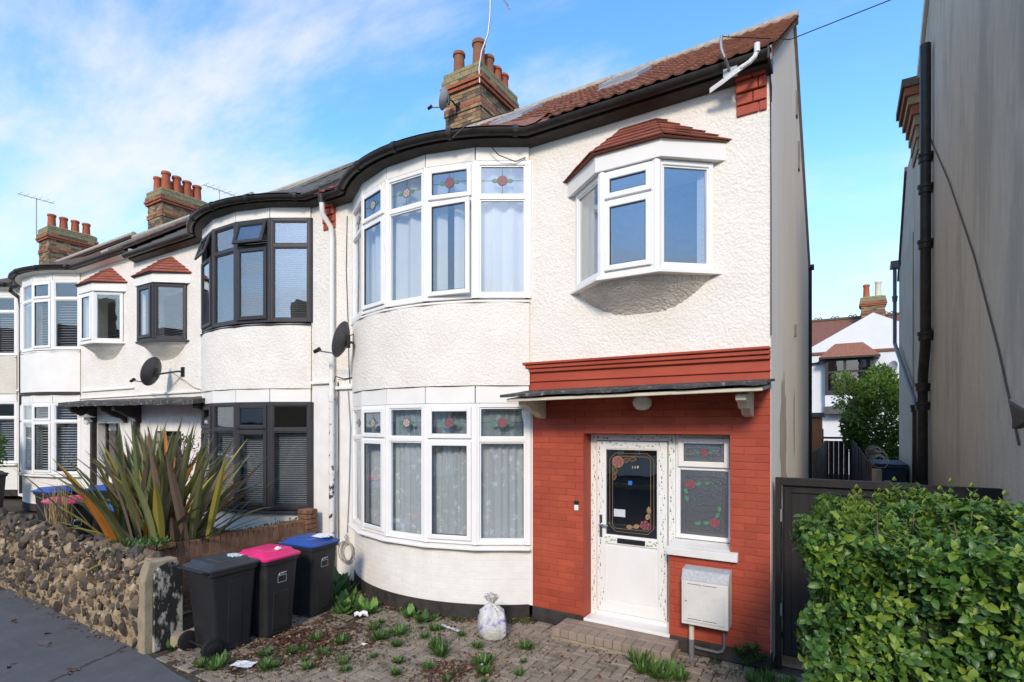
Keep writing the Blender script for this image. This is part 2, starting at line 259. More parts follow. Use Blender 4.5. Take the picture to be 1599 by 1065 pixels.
# ------------------------------------------------------------------ mesh building
def V(*a): return Vector(a)
class MB:
    def __init__(s): s.v = []; s.f = []; s.mi = []; s.cur = 0
    def quad(s, *p):
        i = len(s.v); s.v += [tuple(q) for q in p]; s.f.append(tuple(range(i, i+len(p)))); s.mi.append(s.cur); return s
    def hexa(s, p):         # p: 8 points, bottom ring 0-3, top ring 4-7
        i = len(s.v); s.v += [tuple(q) for q in p]
        for f in ((3,2,1,0),(4,5,6,7),(0,1,5,4),(1,2,6,5),(2,3,7,6),(3,0,4,7)): s.f.append(tuple(i+k for k in f)); s.mi.append(s.cur)
        return s
    def box(s, x0, x1, y0, y1, z0, z1):
        return s.hexa([(x0,y0,z0),(x1,y0,z0),(x1,y1,z0),(x0,y1,z0),(x0,y0,z1),(x1,y0,z1),(x1,y1,z1),(x0,y1,z1)])
    def prism(s, ring0, ring1):
        n = len(ring0); i = len(s.v); s.v += [tuple(q) for q in ring0]+[tuple(q) for q in ring1]
        s.f.append(tuple(i+k for k in reversed(range(n)))); s.f.append(tuple(i+n+k for k in range(n)))
        for k in range(n): s.f.append((i+k, i+(k+1) % n, i+n+(k+1) % n, i+n+k))
        s.mi += [s.cur]*(n+2); return s
    def tube(s, pts, r, n=8, cap=True):
        pts = [Vector(p) for p in pts]; rings = []; up0 = None
        for k, p in enumerate(pts):
            d = (pts[min(k+1, len(pts)-1)]-pts[max(k-1, 0)])
            if d.length < 1e-9: d = Vector((0,0,1))
            d.normalize()
            a = Vector((0,0,1)) if abs(d.z) < .9 else Vector((1,0,0))
            if up0 is not None:
                a2 = up0-d*up0.dot(d)
                if a2.length > 1e-4: a = a2
            x = d.cross(a).normalized(); y = x.cross(d).normalized(); up0 = y
            rr = r[k] if isinstance(r, (list, tuple)) else r
            rings.append([p+x*rr*cos(2*pi*j/n)+y*rr*sin(2*pi*j/n) for j in range(n)])
        return s.loft(rings, cap)
    def loft(s, rings, cap=True, closed=True):
        i = len(s.v); n = len(rings[0])
        for r in rings: s.v += [tuple(q) for q in r]
        for k in range(len(rings)-1):
            for j in range(n if closed else n-1):
                a = i+k*n+j; b = i+k*n+(j+1) % n; s.f.append((a, b, b+n, a+n)); s.mi.append(s.cur)
        if cap and closed:
            s.f.append(tuple(i+j for j in reversed(range(n)))); s.f.append(tuple(i+(len(rings)-1)*n+j for j in range(n))); s.mi += [s.cur]*2
        return s
    def lathe(s, prof, c, n=16):
        return s.loft([[(c[0]+r*cos(2*pi*j/n), c[1]+r*sin(2*pi*j/n), c[2]+z) for j in range(n)] for r, z in prof])
    def leaf(s, base, d, side, ln, w, fold=.15, droop=0.0):
        base = Vector(base); d = Vector(d).normalized(); side = Vector(side).normalized(); up = side.cross(d).normalized()
        m1 = base+d*ln*.35+up*ln*.05; m2 = base+d*ln*.72+up*ln*(.04-droop*.5); tip = base+d*ln-up*ln*droop
        a = m1+side*w*.5+up*w*fold; b = m1-side*w*.5+up*w*fold; c = m2+side*w*.42+up*w*fold; e = m2-side*w*.42+up*w*fold
        i = len(s.v); s.v += [tuple(q) for q in (base, a, c, tip, e, b, m1, m2)]
        for f in ((0,6,1),(1,6,7,2),(2,7,3),(0,5,6),(5,4,7,6),(4,3,7)): s.f.append(tuple(i+k for k in f)); s.mi.append(s.cur)
        return s
    def mesh(s, name, mats, org=(0,0,0), recalc=True, smooth=False):
        me = bpy.data.meshes.new(name); o = Vector(org)
        me.from_pydata([tuple(Vector(p)-o) for p in s.v], [], s.f)
        for m in (mats if isinstance(mats, (list, tuple)) else [mats]): me.materials.append(M[m])
        me.polygons.foreach_set('material_index', s.mi)
        if recalc:
            bm = bmesh.new(); bm.from_mesh(me); bmesh.ops.recalc_face_normals(bm, faces=bm.faces); bm.to_mesh(me); bm.free()
        if smooth:
            me.polygons.foreach_set('use_smooth', [True]*len(me.polygons))
        me.update(); return me
    def build(s, name, mats, parent=None, recalc=True, smooth=False, bevel=0, seg=1, org=None):
        root = parent
        while root is not None and root.parent is not None: root = root.parent
        og = Vector(org) if org is not None else (root.location if root is not None else Vector((0,0,0)))
        me = s.mesh(name, mats, og, recalc, smooth)
        ob = bpy.data.objects.new(name, me); C.objects.link(ob)
        if parent is not None: ob.parent = parent
        if parent is None or org is not None:
            ob.location = og if parent is None else og-root.location
        if smooth and len(me.polygons) < 60000:
            try: me.set_sharp_from_angle(angle=R(40))
            except Exception: pass
        if bevel:
            b = ob.modifiers.new('bevel', 'BEVEL'); b.width = bevel; b.segments = seg; b.limit_method = 'ANGLE'; b.angle_limit = R(40)
        return ob
def tag(o, label=None, cat=None, group=None, kind=None):
    if label: o['label'] = label
    if cat: o['category'] = cat
    if group: o['group'] = group
    if kind: o['kind'] = kind
    return o
def thing(name, loc, label, cat, group=None):
    o = bpy.data.objects.new(name, None); C.objects.link(o); o.location = loc; o.empty_display_size = .2
    return tag(o, label, cat, group)
def inst(name, me, parent, loc, rot=(0,0,0), sc=(1,1,1)):
    o = bpy.data.objects.new(name, me); C.objects.link(o); o.parent = parent; o.location = loc; o.rotation_euler = rot; o.scale = sc; return o
def bevel_box(name, mats, sx, sy, sz, bv, jitter=0.0, seed=0):
    bm = bmesh.new(); bmesh.ops.create_cube(bm, size=1.0)
    for v in bm.verts: v.co = Vector((v.co.x*sx, v.co.y*sy, v.co.z*sz))
    rr = random.Random(seed)
    if jitter:
        for v in bm.verts: v.co += Vector((rr.uniform(-1,1), rr.uniform(-1,1), rr.uniform(-1,1)))*jitter
    bmesh.ops.bevel(bm, geom=list(bm.edges), offset=bv, segments=1, affect='EDGES')
    me = bpy.data.meshes.new(name); bm.to_mesh(me); bm.free(); me.materials.append(M[mats]); return me
def g(X): return max(0.0, (-6.6-X)*.022)         # the street climbs gently to the left
# ------------------------------------------------------------------ ground, road, pavement, forecourt
def sheet(name, xs, y0, y1, dz, m, kind='structure', zf=g):
    mb = MB()
    for a, b in zip(xs[:-1], xs[1:]): mb.quad((a,y0,zf(a)+dz), (b,y0,zf(b)+dz), (b,y1,zf(b)+dz), (a,y1,zf(a)+dz))
    o = mb.build(name, m); tag(o, kind=kind); return o
def gc(X): return min(g(X), 1.2)
XS = [-300, -61.2, -40, -20, -10, -6.6, 30, 300]
sheet('ground', XS, 2.5, 400, -.03, 'soil', zf=gc)
sheet('road', XS, -8.6, -.42, -.125, 'road', zf=gc)
sheet('far_ground', XS, -300, -10.6, -.03, 'soil', zf=gc)
mb = MB()
for a, b in ((-61.2,-40),(-40,-20),(-20,-10),(-10,-6.6),(-6.6,30)):
    mb.quad((a,-.27,gc(a)), (b,-.27,gc(b)), (b,2.72,gc(b)), (a,2.72,gc(a)))
mb.quad((-9.9,2.72,gc(-9.9)), (-6.6,2.72,0), (-6.6,2.86,0), (-9.9,2.86,gc(-9.9)))
mb.quad((-6.6,2.72,0), (-5.0,2.72,0), (-5.35,2.735,0), (-5.9,2.80,0), (-6.6,2.86,0))
pav = tag(mb.build('pavement', 'asphalt'), kind='structure')
mb = MB()                                   # ragged tar joint across the asphalt
p = [(-6.50,2.80),(-6.40,2.62),(-6.36,2.45),(-6.28,2.28),(-6.22,2.1),(-6.10,1.8),(-5.9,1.2),(-5.6,.4),(-5.4,-.2)]
for (x0,y0),(x1,y1) in zip(p[:-1], p[1:]): mb.quad((x0-.018,y0,.004),(x0+.018,y0,.004),(x1+.018,y1,.004),(x1-.018,y1,.004))
mb.build('pavement_joint', 'joint_tar', pav)
sheet('far_pavement', XS, -10.6, -8.75, 0, 'asphalt', zf=gc)
sheet('alley_bounce_sheet', [-.58, 1.09], 5.9, 22.1, .0, 'concrete', zf=lambda x: 0)  # pale unseen sheet behind the gate, added to bounce light onto the alley walls
def kerb(name, y0, y1):
    root = tag(MB().box(-40,12,y0+.01,y1-.01,-.2,-.135).build(name, 'concrete'), kind='structure')
    me = bevel_box('kerb_stone', 'concrete', .905, y1-y0, .2, .012)
    x = -28.0; k = 0
    while x < 6: inst('kerb_stone', me, root, (x, (y0+y1)/2, g(x)-.095)); x += .915
kerb('kerb', -.42, -.27); kerb('far_kerb', -8.75, -8.6)

# block paving in herringbone, each block near enough its own piece
fore = tag(MB().quad((-6.0,2.66,-.010),(-.15,2.66,-.010),(-.15,5.9,-.010),(-6.75,5.9,-.010),(-6.75,3.3,-.010)).build('forecourt', 'soil'), kind='structure')
Y0 = 5.73; LC, RB, YC, TH = 1.99, 2.387, 1.857, R(38.94)
def in_bay(x, y): return (x+4.75)**2+(y-Y0-YC)**2 < (RB+.06)**2 and y > 5.0
blocks = []
u = .104
rr = random.Random(3)
for i in range(-64, 1):
    for j in range(25, 57):
        s = (i-j) % 4
        if s == 0: cx_, cy_, hor = (i+1)*u, (j+.5)*u, True
        elif s == 2: cx_, cy_, hor = (i+.5)*u, (j)*u, False
        else: continue
        if not (-6.0 < cx_ < -.25 and 2.72 < cy_ < 5.70) or in_bay(cx_, cy_): continue
        if cx_ < -5.05 and cy_ < 2.85+.0*cx_: continue
        if cx_ < -5.9 and cy_ < 3.4: continue
        fw = -sin(R(YAW))*cx_+cos(R(YAW))*cy_
        if cx_ < -4.7 and cy_ > 2.95 and rr.random() < .35: continue          # soil and leaves have taken these
        blocks.append((fw if fw > 4.75 else 50+fw, cx_, cy_, hor))
blocks.sort()
bm_h = [bevel_box('paving_block', 'paving_block', .197, .097, .05, .006, .0015, k) for k in range(4)]
for k, (f_, x, y, hor) in enumerate(blocks):
    tilt = (rr.gauss(0,.010), rr.gauss(0,.010), (0 if hor else pi/2)+rr.gauss(0,.012)); dz = -.024+rr.gauss(0,.0022)
    if k < 300: inst('paving_block', bm_h[k % 4], fore, (x, y, dz), tilt)
mbs = MB()
for k, (f_, x, y, hor) in enumerate(blocks):
    if k < 300: continue
    a, b = (.0985,.0485) if hor else (.0485,.0985); z = rr.gauss(0,.0022)
    mbs.prism([(x-a,y-b,-.03),(x+a,y-b,-.03),(x+a,y+b,-.03),(x-a,y+b,-.03)], [(x-a+.004,y-b+.004,z),(x+a-.004,y-b+.004,z+rr.gauss(0,.001)),(x+a-.004,y+b-.004,z),(x-a+.004,y+b-.004,z)])
tag(mbs.build('paving_block', 'paving_block', fore), kind='stuff')
# ------------------------------------------------------------------ the terrace
class Facet:                                 # a vertical plane between two plan points; u along it, d outwards (street side)
    def __init__(s, A, B, xf=None):
        s.A = Vector((A[0], A[1], 0)); B = Vector((B[0], B[1], 0)); s.w = (B-s.A).length; s.U = (B-s.A)/s.w
        n = Vector((s.U.y, -s.U.x, 0)); s.n = n if n.y < 0 or (abs(n.y) < 1e-6) else -n; s.xf = xf
    def P(s, u, z, d):
        if s.xf: u, z, d = s.xf(u, z, d)
        q = s.A+s.U*u+s.n*d; return (q.x, q.y, z)
    def bar(s, mb, u0, u1, z0, z1, d0, d1):
        mb.hexa([s.P(u0,z0,d0), s.P(u1,z0,d0), s.P(u1,z0,d1), s.P(u0,z0,d1), s.P(u0,z1,d0), s.P(u1,z1,d0), s.P(u1,z1,d1), s.P(u0,z1,d1)])
    def ring(s, mb, u0, u1, z0, z1, w, d0, d1):
        s.bar(mb, u0, u0+w, z0, z1, d0, d1); s.bar(mb, u1-w, u1, z0, z1, d0, d1)
        s.bar(mb, u0+w, u1-w, z0, z0+w, d0, d1-.001); s.bar(mb, u0+w, u1-w, z1-w, z1, d0, d1-.001)
    def poly(s, mb, pts, d): mb.quad(*[s.P(u, z, d) for u, z in pts])
    def line(s, mb, p, q, w, d):
        a = Vector(p); b = Vector(q); t = (b-a).normalized(); k = Vector((-t.y, t.x))*w*.5
        s.poly(mb, [a+k, b+k, b-k, a-k], d)
def ell(cx_, cz, a, b, rot=0, n=10):
    return [(cx_+a*cos(t)*cos(rot)-b*sin(t)*sin(rot), cz+a*cos(t)*sin(rot)+b*sin(t)*cos(rot)) for t in [2*pi*k/n for k in range(n)]]
def lens(cx_, cz, a, b, rot): return [(cx_+x*cos(rot)-y*sin(rot), cz+x*sin(rot)+y*cos(rot)) for x, y in ((-a,0),(-a*.5,b*.75),(0,b),(a*.5,b*.7),(a,0),(a*.5,-b*.7),(0,-b),(-a*.5,-b*.75))]
def rose(F, mb, uc, zc, s, d, leaves=((-1.5,0,pi),(1.5,0,0)), outline=False):
    # material slots: 0 petal 1 leaf 2 lead
    mb.cur = 2
    for lx, lz, ro in leaves: F.poly(mb, lens(uc+lx*s, zc+lz*s, s*.68, s*.42, ro), d)
    if not outline: F.poly(mb, ell(uc, zc, s*1.06, s, 0, 14), d+.0006)
    mb.cur = 1
    for lx, lz, ro in leaves:
        if outline: continue
        F.poly(mb, lens(uc+lx*s, zc+lz*s, s*.58, s*.33, ro), d+.0012)
    mb.cur = 0
    for k in range(6):
        t = 2*pi*k/6+.3; F.poly(mb, ell(uc+cos(t)*s*.66, zc+sin(t)*s*.62, s*.34, s*.24, t+pi/2, 8), d+.0018)
    for k in range(4):
        t = 2*pi*k/4+.1; F.poly(mb, ell(uc+cos(t)*s*.27, zc+sin(t)*s*.27, s*.22, s*.15, t+pi/2, 8), d+.0022)
    F.poly(mb, ell(uc, zc, s*.11, s*.11), d+.0024)
    mb.cur = 0

def hinge_v(u0, ang, d0):
    def f(u, z, d):
        a = u-u0; b = d-d0; return u0+a*cos(ang)-b*sin(ang), z, d0+a*sin(ang)+b*cos(ang)
    return f
def hinge_top(z0, ang, d0):
    def f(u, z, d):
        a = z0-z; b = d-d0; return u, z0-a*cos(ang)+b*sin(ang), d0+a*sin(ang)+b*cos(ang)
    return f
def facet_window(part, fr, F, z0, z1, zt, kind, fm, glow, gtop, rosemat=None, open_top=0, open_low=0, e=.05):
    w = F.w
    for b in ((0, e, z0, z1), (w-e, w, z0, z1), (e, w-e, z0, z0+.06), (e, w-e, z1-.05, z1)): F.bar(fr, *b, -.035, .035)
    rows = [(z0+.06, z1-.05, glow, open_low, 'low')]
    if zt:
        F.bar(fr, e, w-e, zt-.028, zt+.028, -.035, .034)
        rows = [(z0+.06, zt-.028, glow, open_low, 'low'), (zt+.028, z1-.05, gtop, open_top, 'top')]
    for a, b, gm, op, pos in rows:
        u0, u1 = e, w-e
        G = F
        if kind == 'c':
            if op: G = Facet((F.A.x, F.A.y), (F.A.x+F.U.x*w, F.A.y+F.U.y*w), hinge_v(u0, op, .04) if pos == 'low' else hinge_top(b, op, .04)); G.n = F.n
            ms = MB(); G.ring(ms, u0-.012, u1+.012, a-.012, b+.012, .058, .030, .062); ms.build('casement', fm, part, bevel=.006)
            ms = MB(); G.ring(ms, u0+.046, u1-.046, a+.046, b-.046, .008, .03, .05); ms.build('glazing_bead', 'glazing_seal', part)
            pu0, pu1, pz0, pz1, pd = u0+.045, u1-.045, a+.045, b-.045, .040
        else:
            ms = MB(); G.ring(ms, u0, u1, a, b, .016, -.02, .022); ms.build('glazing_bead', fm, part)
            pu0, pu1, pz0, pz1, pd = u0+.014, u1-.014, a+.014, b-.014, .004
        ms = MB(); G.bar(ms, pu0, pu1, pz0, pz1, pd-.004, pd); ms.build('pane', gm, part)
        if rosemat and pos == 'top':
            ms = MB(); ms.cur = 2; uc = (pu0+pu1)/2; zc = (pz0+pz1)/2; sz = min(.062, (pu1-pu0)*.16)
            G.line(ms, (pu0, zc), (pu1, zc), .006, pd+.002); G.line(ms, (uc, pz0), (uc, pz1), .006, pd+.0022)
            rose(G, ms, uc, zc, sz, pd+.003); ms.build('leaded_rose', [rosemat, 'glass_leaf', 'lead'], part, recalc=False)

def eave_base():
    pts = []
    for l in (0, .15, .30): pts.append((l, 0, 0, -1, 1))
    pts.append((.49, 0, sin(-TH/2), -cos(TH/2), 1/cos(TH/2)))
    N = 18
    for k in range(1, N):
        t = -TH+2*TH*k/N
        if abs(t) > TH*.93: continue
        pts.append((LC+RB*sin(t), YC-RB*cos(t), sin(t), -cos(t), 1))
    pts.append((3.49, 0, sin(TH/2), -cos(TH/2), 1/cos(TH/2)))
    for l in (3.7, 4.4, 5.2, 6.14): pts.append((l, 0, 0, -1, 1))
    return pts
EB = eave_base()
def arc(t, dr=0): return (LC+(RB+dr)*sin(t), YC-(RB+dr)*cos(t))

def build_house(Xp, s, zo, root, st):
    """st: style dict. l runs from the bay-side party wall towards the door side."""
    def P(l, y, z): return (Xp+s*l, Y0+y, zo+z)
    def lbox(mb, l0, l1, y0, y1, z0, z1):
        a, b = sorted((Xp+s*l0, Xp+s*l1)); mb.box(a, b, Y0+y0, Y0+y1, zo+z0, zo+z1)
    def panel(mb, l0, l1, z0, z1, y0, y1, holes=()):
        ls = sorted({l0, l1, *[h[0] for h in holes], *[h[1] for h in holes]}); zs = sorted({z0, z1, *[h[2] for h in holes], *[h[3] for h in holes]})
        inh = lambda l, z: any(h[0] < l < h[1] and h[2] < z < h[3] for h in holes)
        for a, b in zip(ls[:-1], ls[1:]):
            for c, d in zip(zs[:-1], zs[1:]):
                if inh((a+b)/2, (c+d)/2): continue
                mb.quad(P(a,y0,c), P(b,y0,c), P(b,y0,d), P(a,y0,d)); mb.quad(P(a,y1,c), P(b,y1,c), P(b,y1,d), P(a,y1,d))
        for h in holes:
            a, b, c, d = h[:4]
            mid = [((a-1e-3, (c+d)/2), [P(a,y0,c),P(a,y1,c),P(a,y1,d),P(a,y0,d)]), ((b+1e-3, (c+d)/2), [P(b,y0,c),P(b,y1,c),P(b,y1,d),P(b,y0,d)]),
                   (((a+b)/2, c-1e-3), [P(a,y0,c),P(b,y0,c),P(b,y1,c),P(a,y1,c)]), (((a+b)/2, d+1e-3), [P(a,y0,d),P(b,y0,d),P(b,y1,d),P(a,y1,d)])]
            for (l, z), q in mid:
                if not inh(l, z): mb.quad(*q)
        mb.quad(P(l0,y0,z0),P(l0,y1,z0),P(l0,y1,z1),P(l0,y0,z1)); mb.quad(P(l1,y0,z0),P(l1,y1,z0),P(l1,y1,z1),P(l1,y0,z1))
        mb.quad(P(l0,y0,z0),P(l1,y0,z0),P(l1,y1,z0),P(l0,y1,z0)); mb.quad(P(l0,y0,z1),P(l1,y0,z1),P(l1,y1,z1),P(l0,y1,z1))
    def curved(mb, z0, z1, d0, d1, n=28, t0=-TH, t1=TH):
        rings = []
        for k in range(n+1):
            t = t0+(t1-t0)*k/n; o = arc(t, d1); i = arc(t, d0)
            rings.append([P(*o, z0), P(*o, z1), P(*i, z1), P(*i, z0)])
        mb.loft(rings)
    def sweep(mb, prof, cut=(0, None)):
        rings = [[P(l+nx*k*o, y+ny*k*o, z) for o, z in prof] for l, y, nx, ny, k in EB[cut[0]:cut[1]]]
        mb.loft(rings)
    main = st['main']; rc = st['render']; fm = st['frame']
    OR = (4.28, 5.46, 3.93, 4.94)
    # upper walls
    mb = MB(); panel(mb, 3.49, 6.14, 3.0 if main else 2.72, 5.80, 0, .24, [OR]); wall = mb.build('front_wall', rc, root)
    mb = MB(); panel(mb, 0, .49, 2.93, 5.80, 0, .24); mb.build('party_pier', rc, root)
    mb = MB(); panel(mb, 0, .49, 0, 2.885, .012, .24); lbox(mb, 0, .46, -.035, .1, 2.885, 2.93); mb.build('lower_pier', 'white_brick', root, bevel=.004)
    # bay walls
    mb = MB(); curved(mb, 2.822, 3.85, -.1, .035); mb.build('bay_spandrel', st.get('spandrel', rc), root, smooth=True)
    if st.get('band'):
        mb = MB(); curved(mb, 2.81, 2.87, .02, .065); mb.build('band', 'black_timber', root, smooth=True)
    mb = MB(); curved(mb, .17, .855, -.1, -.0035); bw = mb.build('bay_wall', 'white_mortar', root, smooth=True)
    mb = MB(); curved(mb, 0, .175, -.1, .008); mb.build('plinth', 'black_plinth', root, smooth=True)
    if st.get('bricks'):
        mb = MB(); al = 2*TH*RB; rb = random.Random(5)
        for c in range(9):
            z0 = .178+c*.0752; off = (c % 2)*.1125; a = -off
            while a < al:
                t0 = -TH+max(a, 0)/RB; t1 = -TH+min(a+.218, al)/RB; a += .225
                if t1-t0 < .01: continue
                dj = rb.uniform(-.0012,.0012); z1 = z0+.0695
                ri = []
                for t in (t0, (t0+t1)/2, t1):
                    o = arc(t, .0+dj); i = arc(t, -.02); ri.append([P(*o, z0+.002), P(*o, z1-.002), P(*i, z1+.002), P(*i, z0-.0)])
                mb.loft(ri)
        tag(mb.build('brick', 'white_brick', bw), kind='stuff')
    # bay windows
    tv = [-TH+2*TH*k/5 for k in range(6)]
    for lo, (z0, z1, zt) in (('low', (.90, 2.605, 2.165)), ('up', (3.875, 5.525, 5.09))):
        fr = MB()
        for t in tv: q = arc(t, -.01); fr.tube([P(*q, z0), P(*q, z1)], .052, 8)
        part = fr.build('bay_window', fm, root)
        fr2 = MB()
        for k in range(5):
            a, b = arc(tv[k]), arc(tv[k+1]); A = P(*a, 0)[:2]; B = P(*b, 0)[:2]
            if s < 0: A, B = B, A
            F = Facet(A, B)
            kind = 'c' if k in (1, 3) else 'f'
            op_t, op_l = st.get('open', {}).get((lo, k), (0, 0))
            gl = st['glass'] if lo == 'low' else st.get('glass_up', st['glass'])
            facet_window(part, fr2, F, zo+z0, zo+z1, zo+zt, kind, fm, gl, st.get('gtop', gl),
                         (st['rose'][lo][k] if st.get('rose') else None), op_t, op_l)
            if not st.get('noheader'):
                mh = MB(); F.bar(mh, .004, F.w-.004, zo+z1+.004, zo+(2.812 if lo == 'low' else 5.75), -.03, .03)
                mh.build('header_panel', 'white_board', part, bevel=.003)
        fr2.build('frame', fm, part, bevel=.005)
        # sill
        zs = z0
        ms = MB(); rings = []
        for t in tv:
            kk = 1/cos(TH/5) if abs(abs(t)-TH) > 1e-3 else 1.0
            o = arc(t, .10*kk if lo == 'low' else .06*kk); i = arc(t, -.05); rings.append([P(*o, zs-.055), P(*o, zs-.03), P(*i, zs), P(*i, zs-.055)])
        ms.loft(rings); ms.build('sill', 'white_board' if not st.get('darksill') else 'anthracite', part, bevel=.004)
    # oriel
    oc, hw, hf, pr = 4.87, .735, .285, .37
    ov = [(oc-hw, 0), (oc-hf, -pr), (oc+hf, -pr), (oc+hw, 0)]
    fr = MB()
    for q in ov[1:3]: fr.tube([P(*q, 3.88), P(*q, 4.97)], .05, 8)
    opart = fr.build('oriel_window', fm, root); fr2 = MB()
    for k in range(3):
        A = P(*ov[k], 0)[:2]; B = P(*ov[k+1], 0)[:2]
        if s < 0: A, B = B, A
        F = Facet(A, B); gl = st.get('glass_oriel', st['glass'])
        if main: kind, zt = (('f', None), ('c', zo+4.66), ('f', None))[k]
        else: kind, zt = (('f', None), ('c', None), ('f', None))[k]
        facet_window(opart, fr2, F, zo+3.885, zo+4.97, zt, kind, fm, gl, gl)
    fr2.build('frame', fm, opart, bevel=.005)
    ms = MB(); od = .055
    sil = [(oc-hw-.10, 0), (oc-hf-.05, -pr-od), (oc+hf+.05, -pr-od), (oc+hw+.10, 0)]
    ms.prism([P(*q, 3.85) for q in sil], [P(*q, 3.883) for q in sil]); ms.build('sill', fm if st.get('darksill') else 'white_board', opart, bevel=.004)
    # roughcast corbel under the oriel
    mb = MB(); rings = []
    for k in range(9):
        t = k/8; f = (1-t)**1.5; z = 3.852-.36*t**.8
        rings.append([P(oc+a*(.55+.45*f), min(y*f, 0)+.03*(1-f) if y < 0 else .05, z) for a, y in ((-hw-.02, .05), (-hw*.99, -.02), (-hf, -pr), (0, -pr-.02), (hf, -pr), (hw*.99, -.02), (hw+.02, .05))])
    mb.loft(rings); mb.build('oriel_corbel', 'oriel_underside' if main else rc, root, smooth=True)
    fas = [(oc-.87, .0), (oc-.345, -.43), (oc+.345, -.43), (oc+.87, .0)]
    mb = MB(); mb.prism([P(*q, 4.975) for q in fas], [P(*q, 5.155) for q in fas]); mb.build('oriel_fascia', 'white_board', root, bevel=.004)
    er = [(oc-.93, .02), (oc-.375, -.48), (oc+.375, -.48), (oc+.93, .02)]; zt0, zt1 = 5.157, 5.60; ap = [(oc-.16, .0), (oc+.16, .0)]
    mb = MB()
    mb.prism([P(*q, zt0) for q in er], [P(*q, zt1-.03) for q in (ap[0], (ap[0][0], -.03), (ap[1][0], -.03), ap[1])])
    oroof = mb.build('oriel_roof', 'oriel_tile' if main else 'brown_tile', root)
    facets = [((er[0]), (er[1]), ap[0], ap[0]), (er[1], er[2], ap[0], ap[1]), (er[2], er[3], ap[1], ap[1])]
    joined = MB(); rt = random.Random(11); nc = 6
    for e0, e1, a0, a1 in facets:
        E0, E1, A0, A1 = Vector(P(*e0, zt0)), Vector(P(*e1, zt0)), Vector(P(*a0, zt1)), Vector(P(*a1, zt1))
        nrm = (E1-E0).cross(A0-E0).normalized()
        if nrm.z < 0: nrm = -nrm
        for c in range(nc):
            t0, t1 = c/nc, min((c+1.22)/nc, 1.0)
            lo0, lo1 = E0.lerp(A0, t0), E1.lerp(A1, t0); hi0, hi1 = E0.lerp(A0, t1), E1.lerp(A1, t1)
            wdt = (lo1-lo0).length; n = max(1, round(wdt/.165))
            for k in range(n):
                a, b = k/n, (k+1)/n
                l0, l1, h0, h1 = lo0.lerp(lo1, a), lo0.lerp(lo1, b), hi0.lerp(hi1, a), hi0.lerp(hi1, b)
                gp = (l1-l0).normalized()*.002; lift = nrm*(.024+rt.uniform(-.003,.004)); th = nrm*.013; hb = nrm*.006
                ms = joined if not main else MB()
                ms.hexa([l0+gp+lift-th, l1-gp+lift-th, h1-gp+hb-th, h0+gp+hb-th, l0+gp+lift, l1-gp+lift, h1-gp+hb, h0+gp+hb])
                if main: ms.build('roof_tile', 'oriel_tile', oroof)
    if not main: tag(joined.build('roof_tile', 'oriel_tile', oroof), kind='stuff')
    # eave: fascia, gutter, joint collars
    mb = MB(); sweep(mb, [(0,5.69),(.03,5.69),(.09,5.715),(.14,5.73),(.14,5.80),(0,5.82)]); fa = mb.build('fascia', st.get('fascia', 'fascia_black'), root, smooth=True)
    mb = MB(); sweep(mb, [(.205+.062*cos(a), 5.797+.062*sin(a)) for a in [pi+pi*k/8 for k in range(9)]]+[(.205+.052*cos(a), 5.799+.052*sin(a)) for a in [2*pi-pi*k/8 for k in range(9)]])
    gu = mb.build('gutter', 'gutter_black', root, smooth=True)
    for idx in (4, 8, 12, 16, 20):
        if idx >= len(EB)-1: continue
        l, y, nx, ny, k = EB[idx]; c = Vector(P(l+nx*k*.205, y+ny*k*.205, 5.785)); l2, y2, nx2, ny2, k2 = EB[idx+1]
        c2 = Vector(P(l2+nx2*k2*.205, y2+ny2*k2*.205, 5.785)); dd = (c2-c).normalized()*.03
        mb = MB(); mb.tube([c-dd, c+dd], .066, 12); mb.build('gutter_joint', 'gutter_black', gu)
    # roof
    ze, yr, zr, yb, zb = 5.815, 2.69, 7.94, 6.48, 5.55; ye = -.24
    lo_ = 0 if not main else 0; hi_ = 6.14 if not main else 6.18
    mb = MB(); sl = (zr-ze)/(yr-ye); th = .06
    mb.prism([P(lo_,ye,ze-th),P(lo_,yr,zr-th),P(lo_,yb,zb-th),P(lo_,yb,zb),P(lo_,yr,zr-.01),P(lo_,ye,ze-.01)], [P(hi_,ye,ze-th),P(hi_,yr,zr-th),P(hi_,yb,zb-th),P(hi_,yb,zb),P(hi_,yr,zr-.01),P(hi_,ye,ze-.01)])
    roof = mb.build('roof', st['roof'], root)
    rings = []
    for l, y, nx, ny, k in EB[2:-3]:
        a = P(l+nx*k*.24, y+ny*k*.24, 5.83); b = P(min(max(l, .42), 3.56), .45, ze+(.45-ye)*sl+.03)
        am = [a]
        for q in range(1, 5): t = q/4; am.append(tuple(a[i]*(1-t)+b[i]*t for i in range(3)))
        rings.append(am)
    mb = MB(); mb.loft(rings, cap=False, closed=False); mb.build('bay_roof', st['roof'], root, recalc=True)
    pitch = math.atan(sl)
    if main:
        tm = MB(); prof = [(0,.006),(.03,.002),(.07,.0),(.095,.008),(.12,.018),(.145,.017),(.165,.006),(.18,.002),(.22,.0),(.245,.008),(.27,.018),(.295,.017),(.315,.006)]
        rings = [[(x, -.005, z+.030) for x, z in prof], [(x, .24, z+.006) for x, z in prof], [(x, .24, z-.010) for x, z in prof], [(x, -.005, z+.012) for x, z in prof]]
        n_ = len(prof); i0 = 0
        for r_ in rings: tm.v += r_
        for k in range(4):
            for j in range(n_-1): a = k*n_+j; b = ((k+1) % 4)*n_+j; tm.f.append((a, a+1, b+1, b)); tm.mi.append(0)
        tme = tm.mesh('roof_tile', 'roof_tile')
        Ls = (yr-ye)/cos(pitch); nr = int(Ls/.20)+1; rt = random.Random(2); cnt = 0; rest = MB()
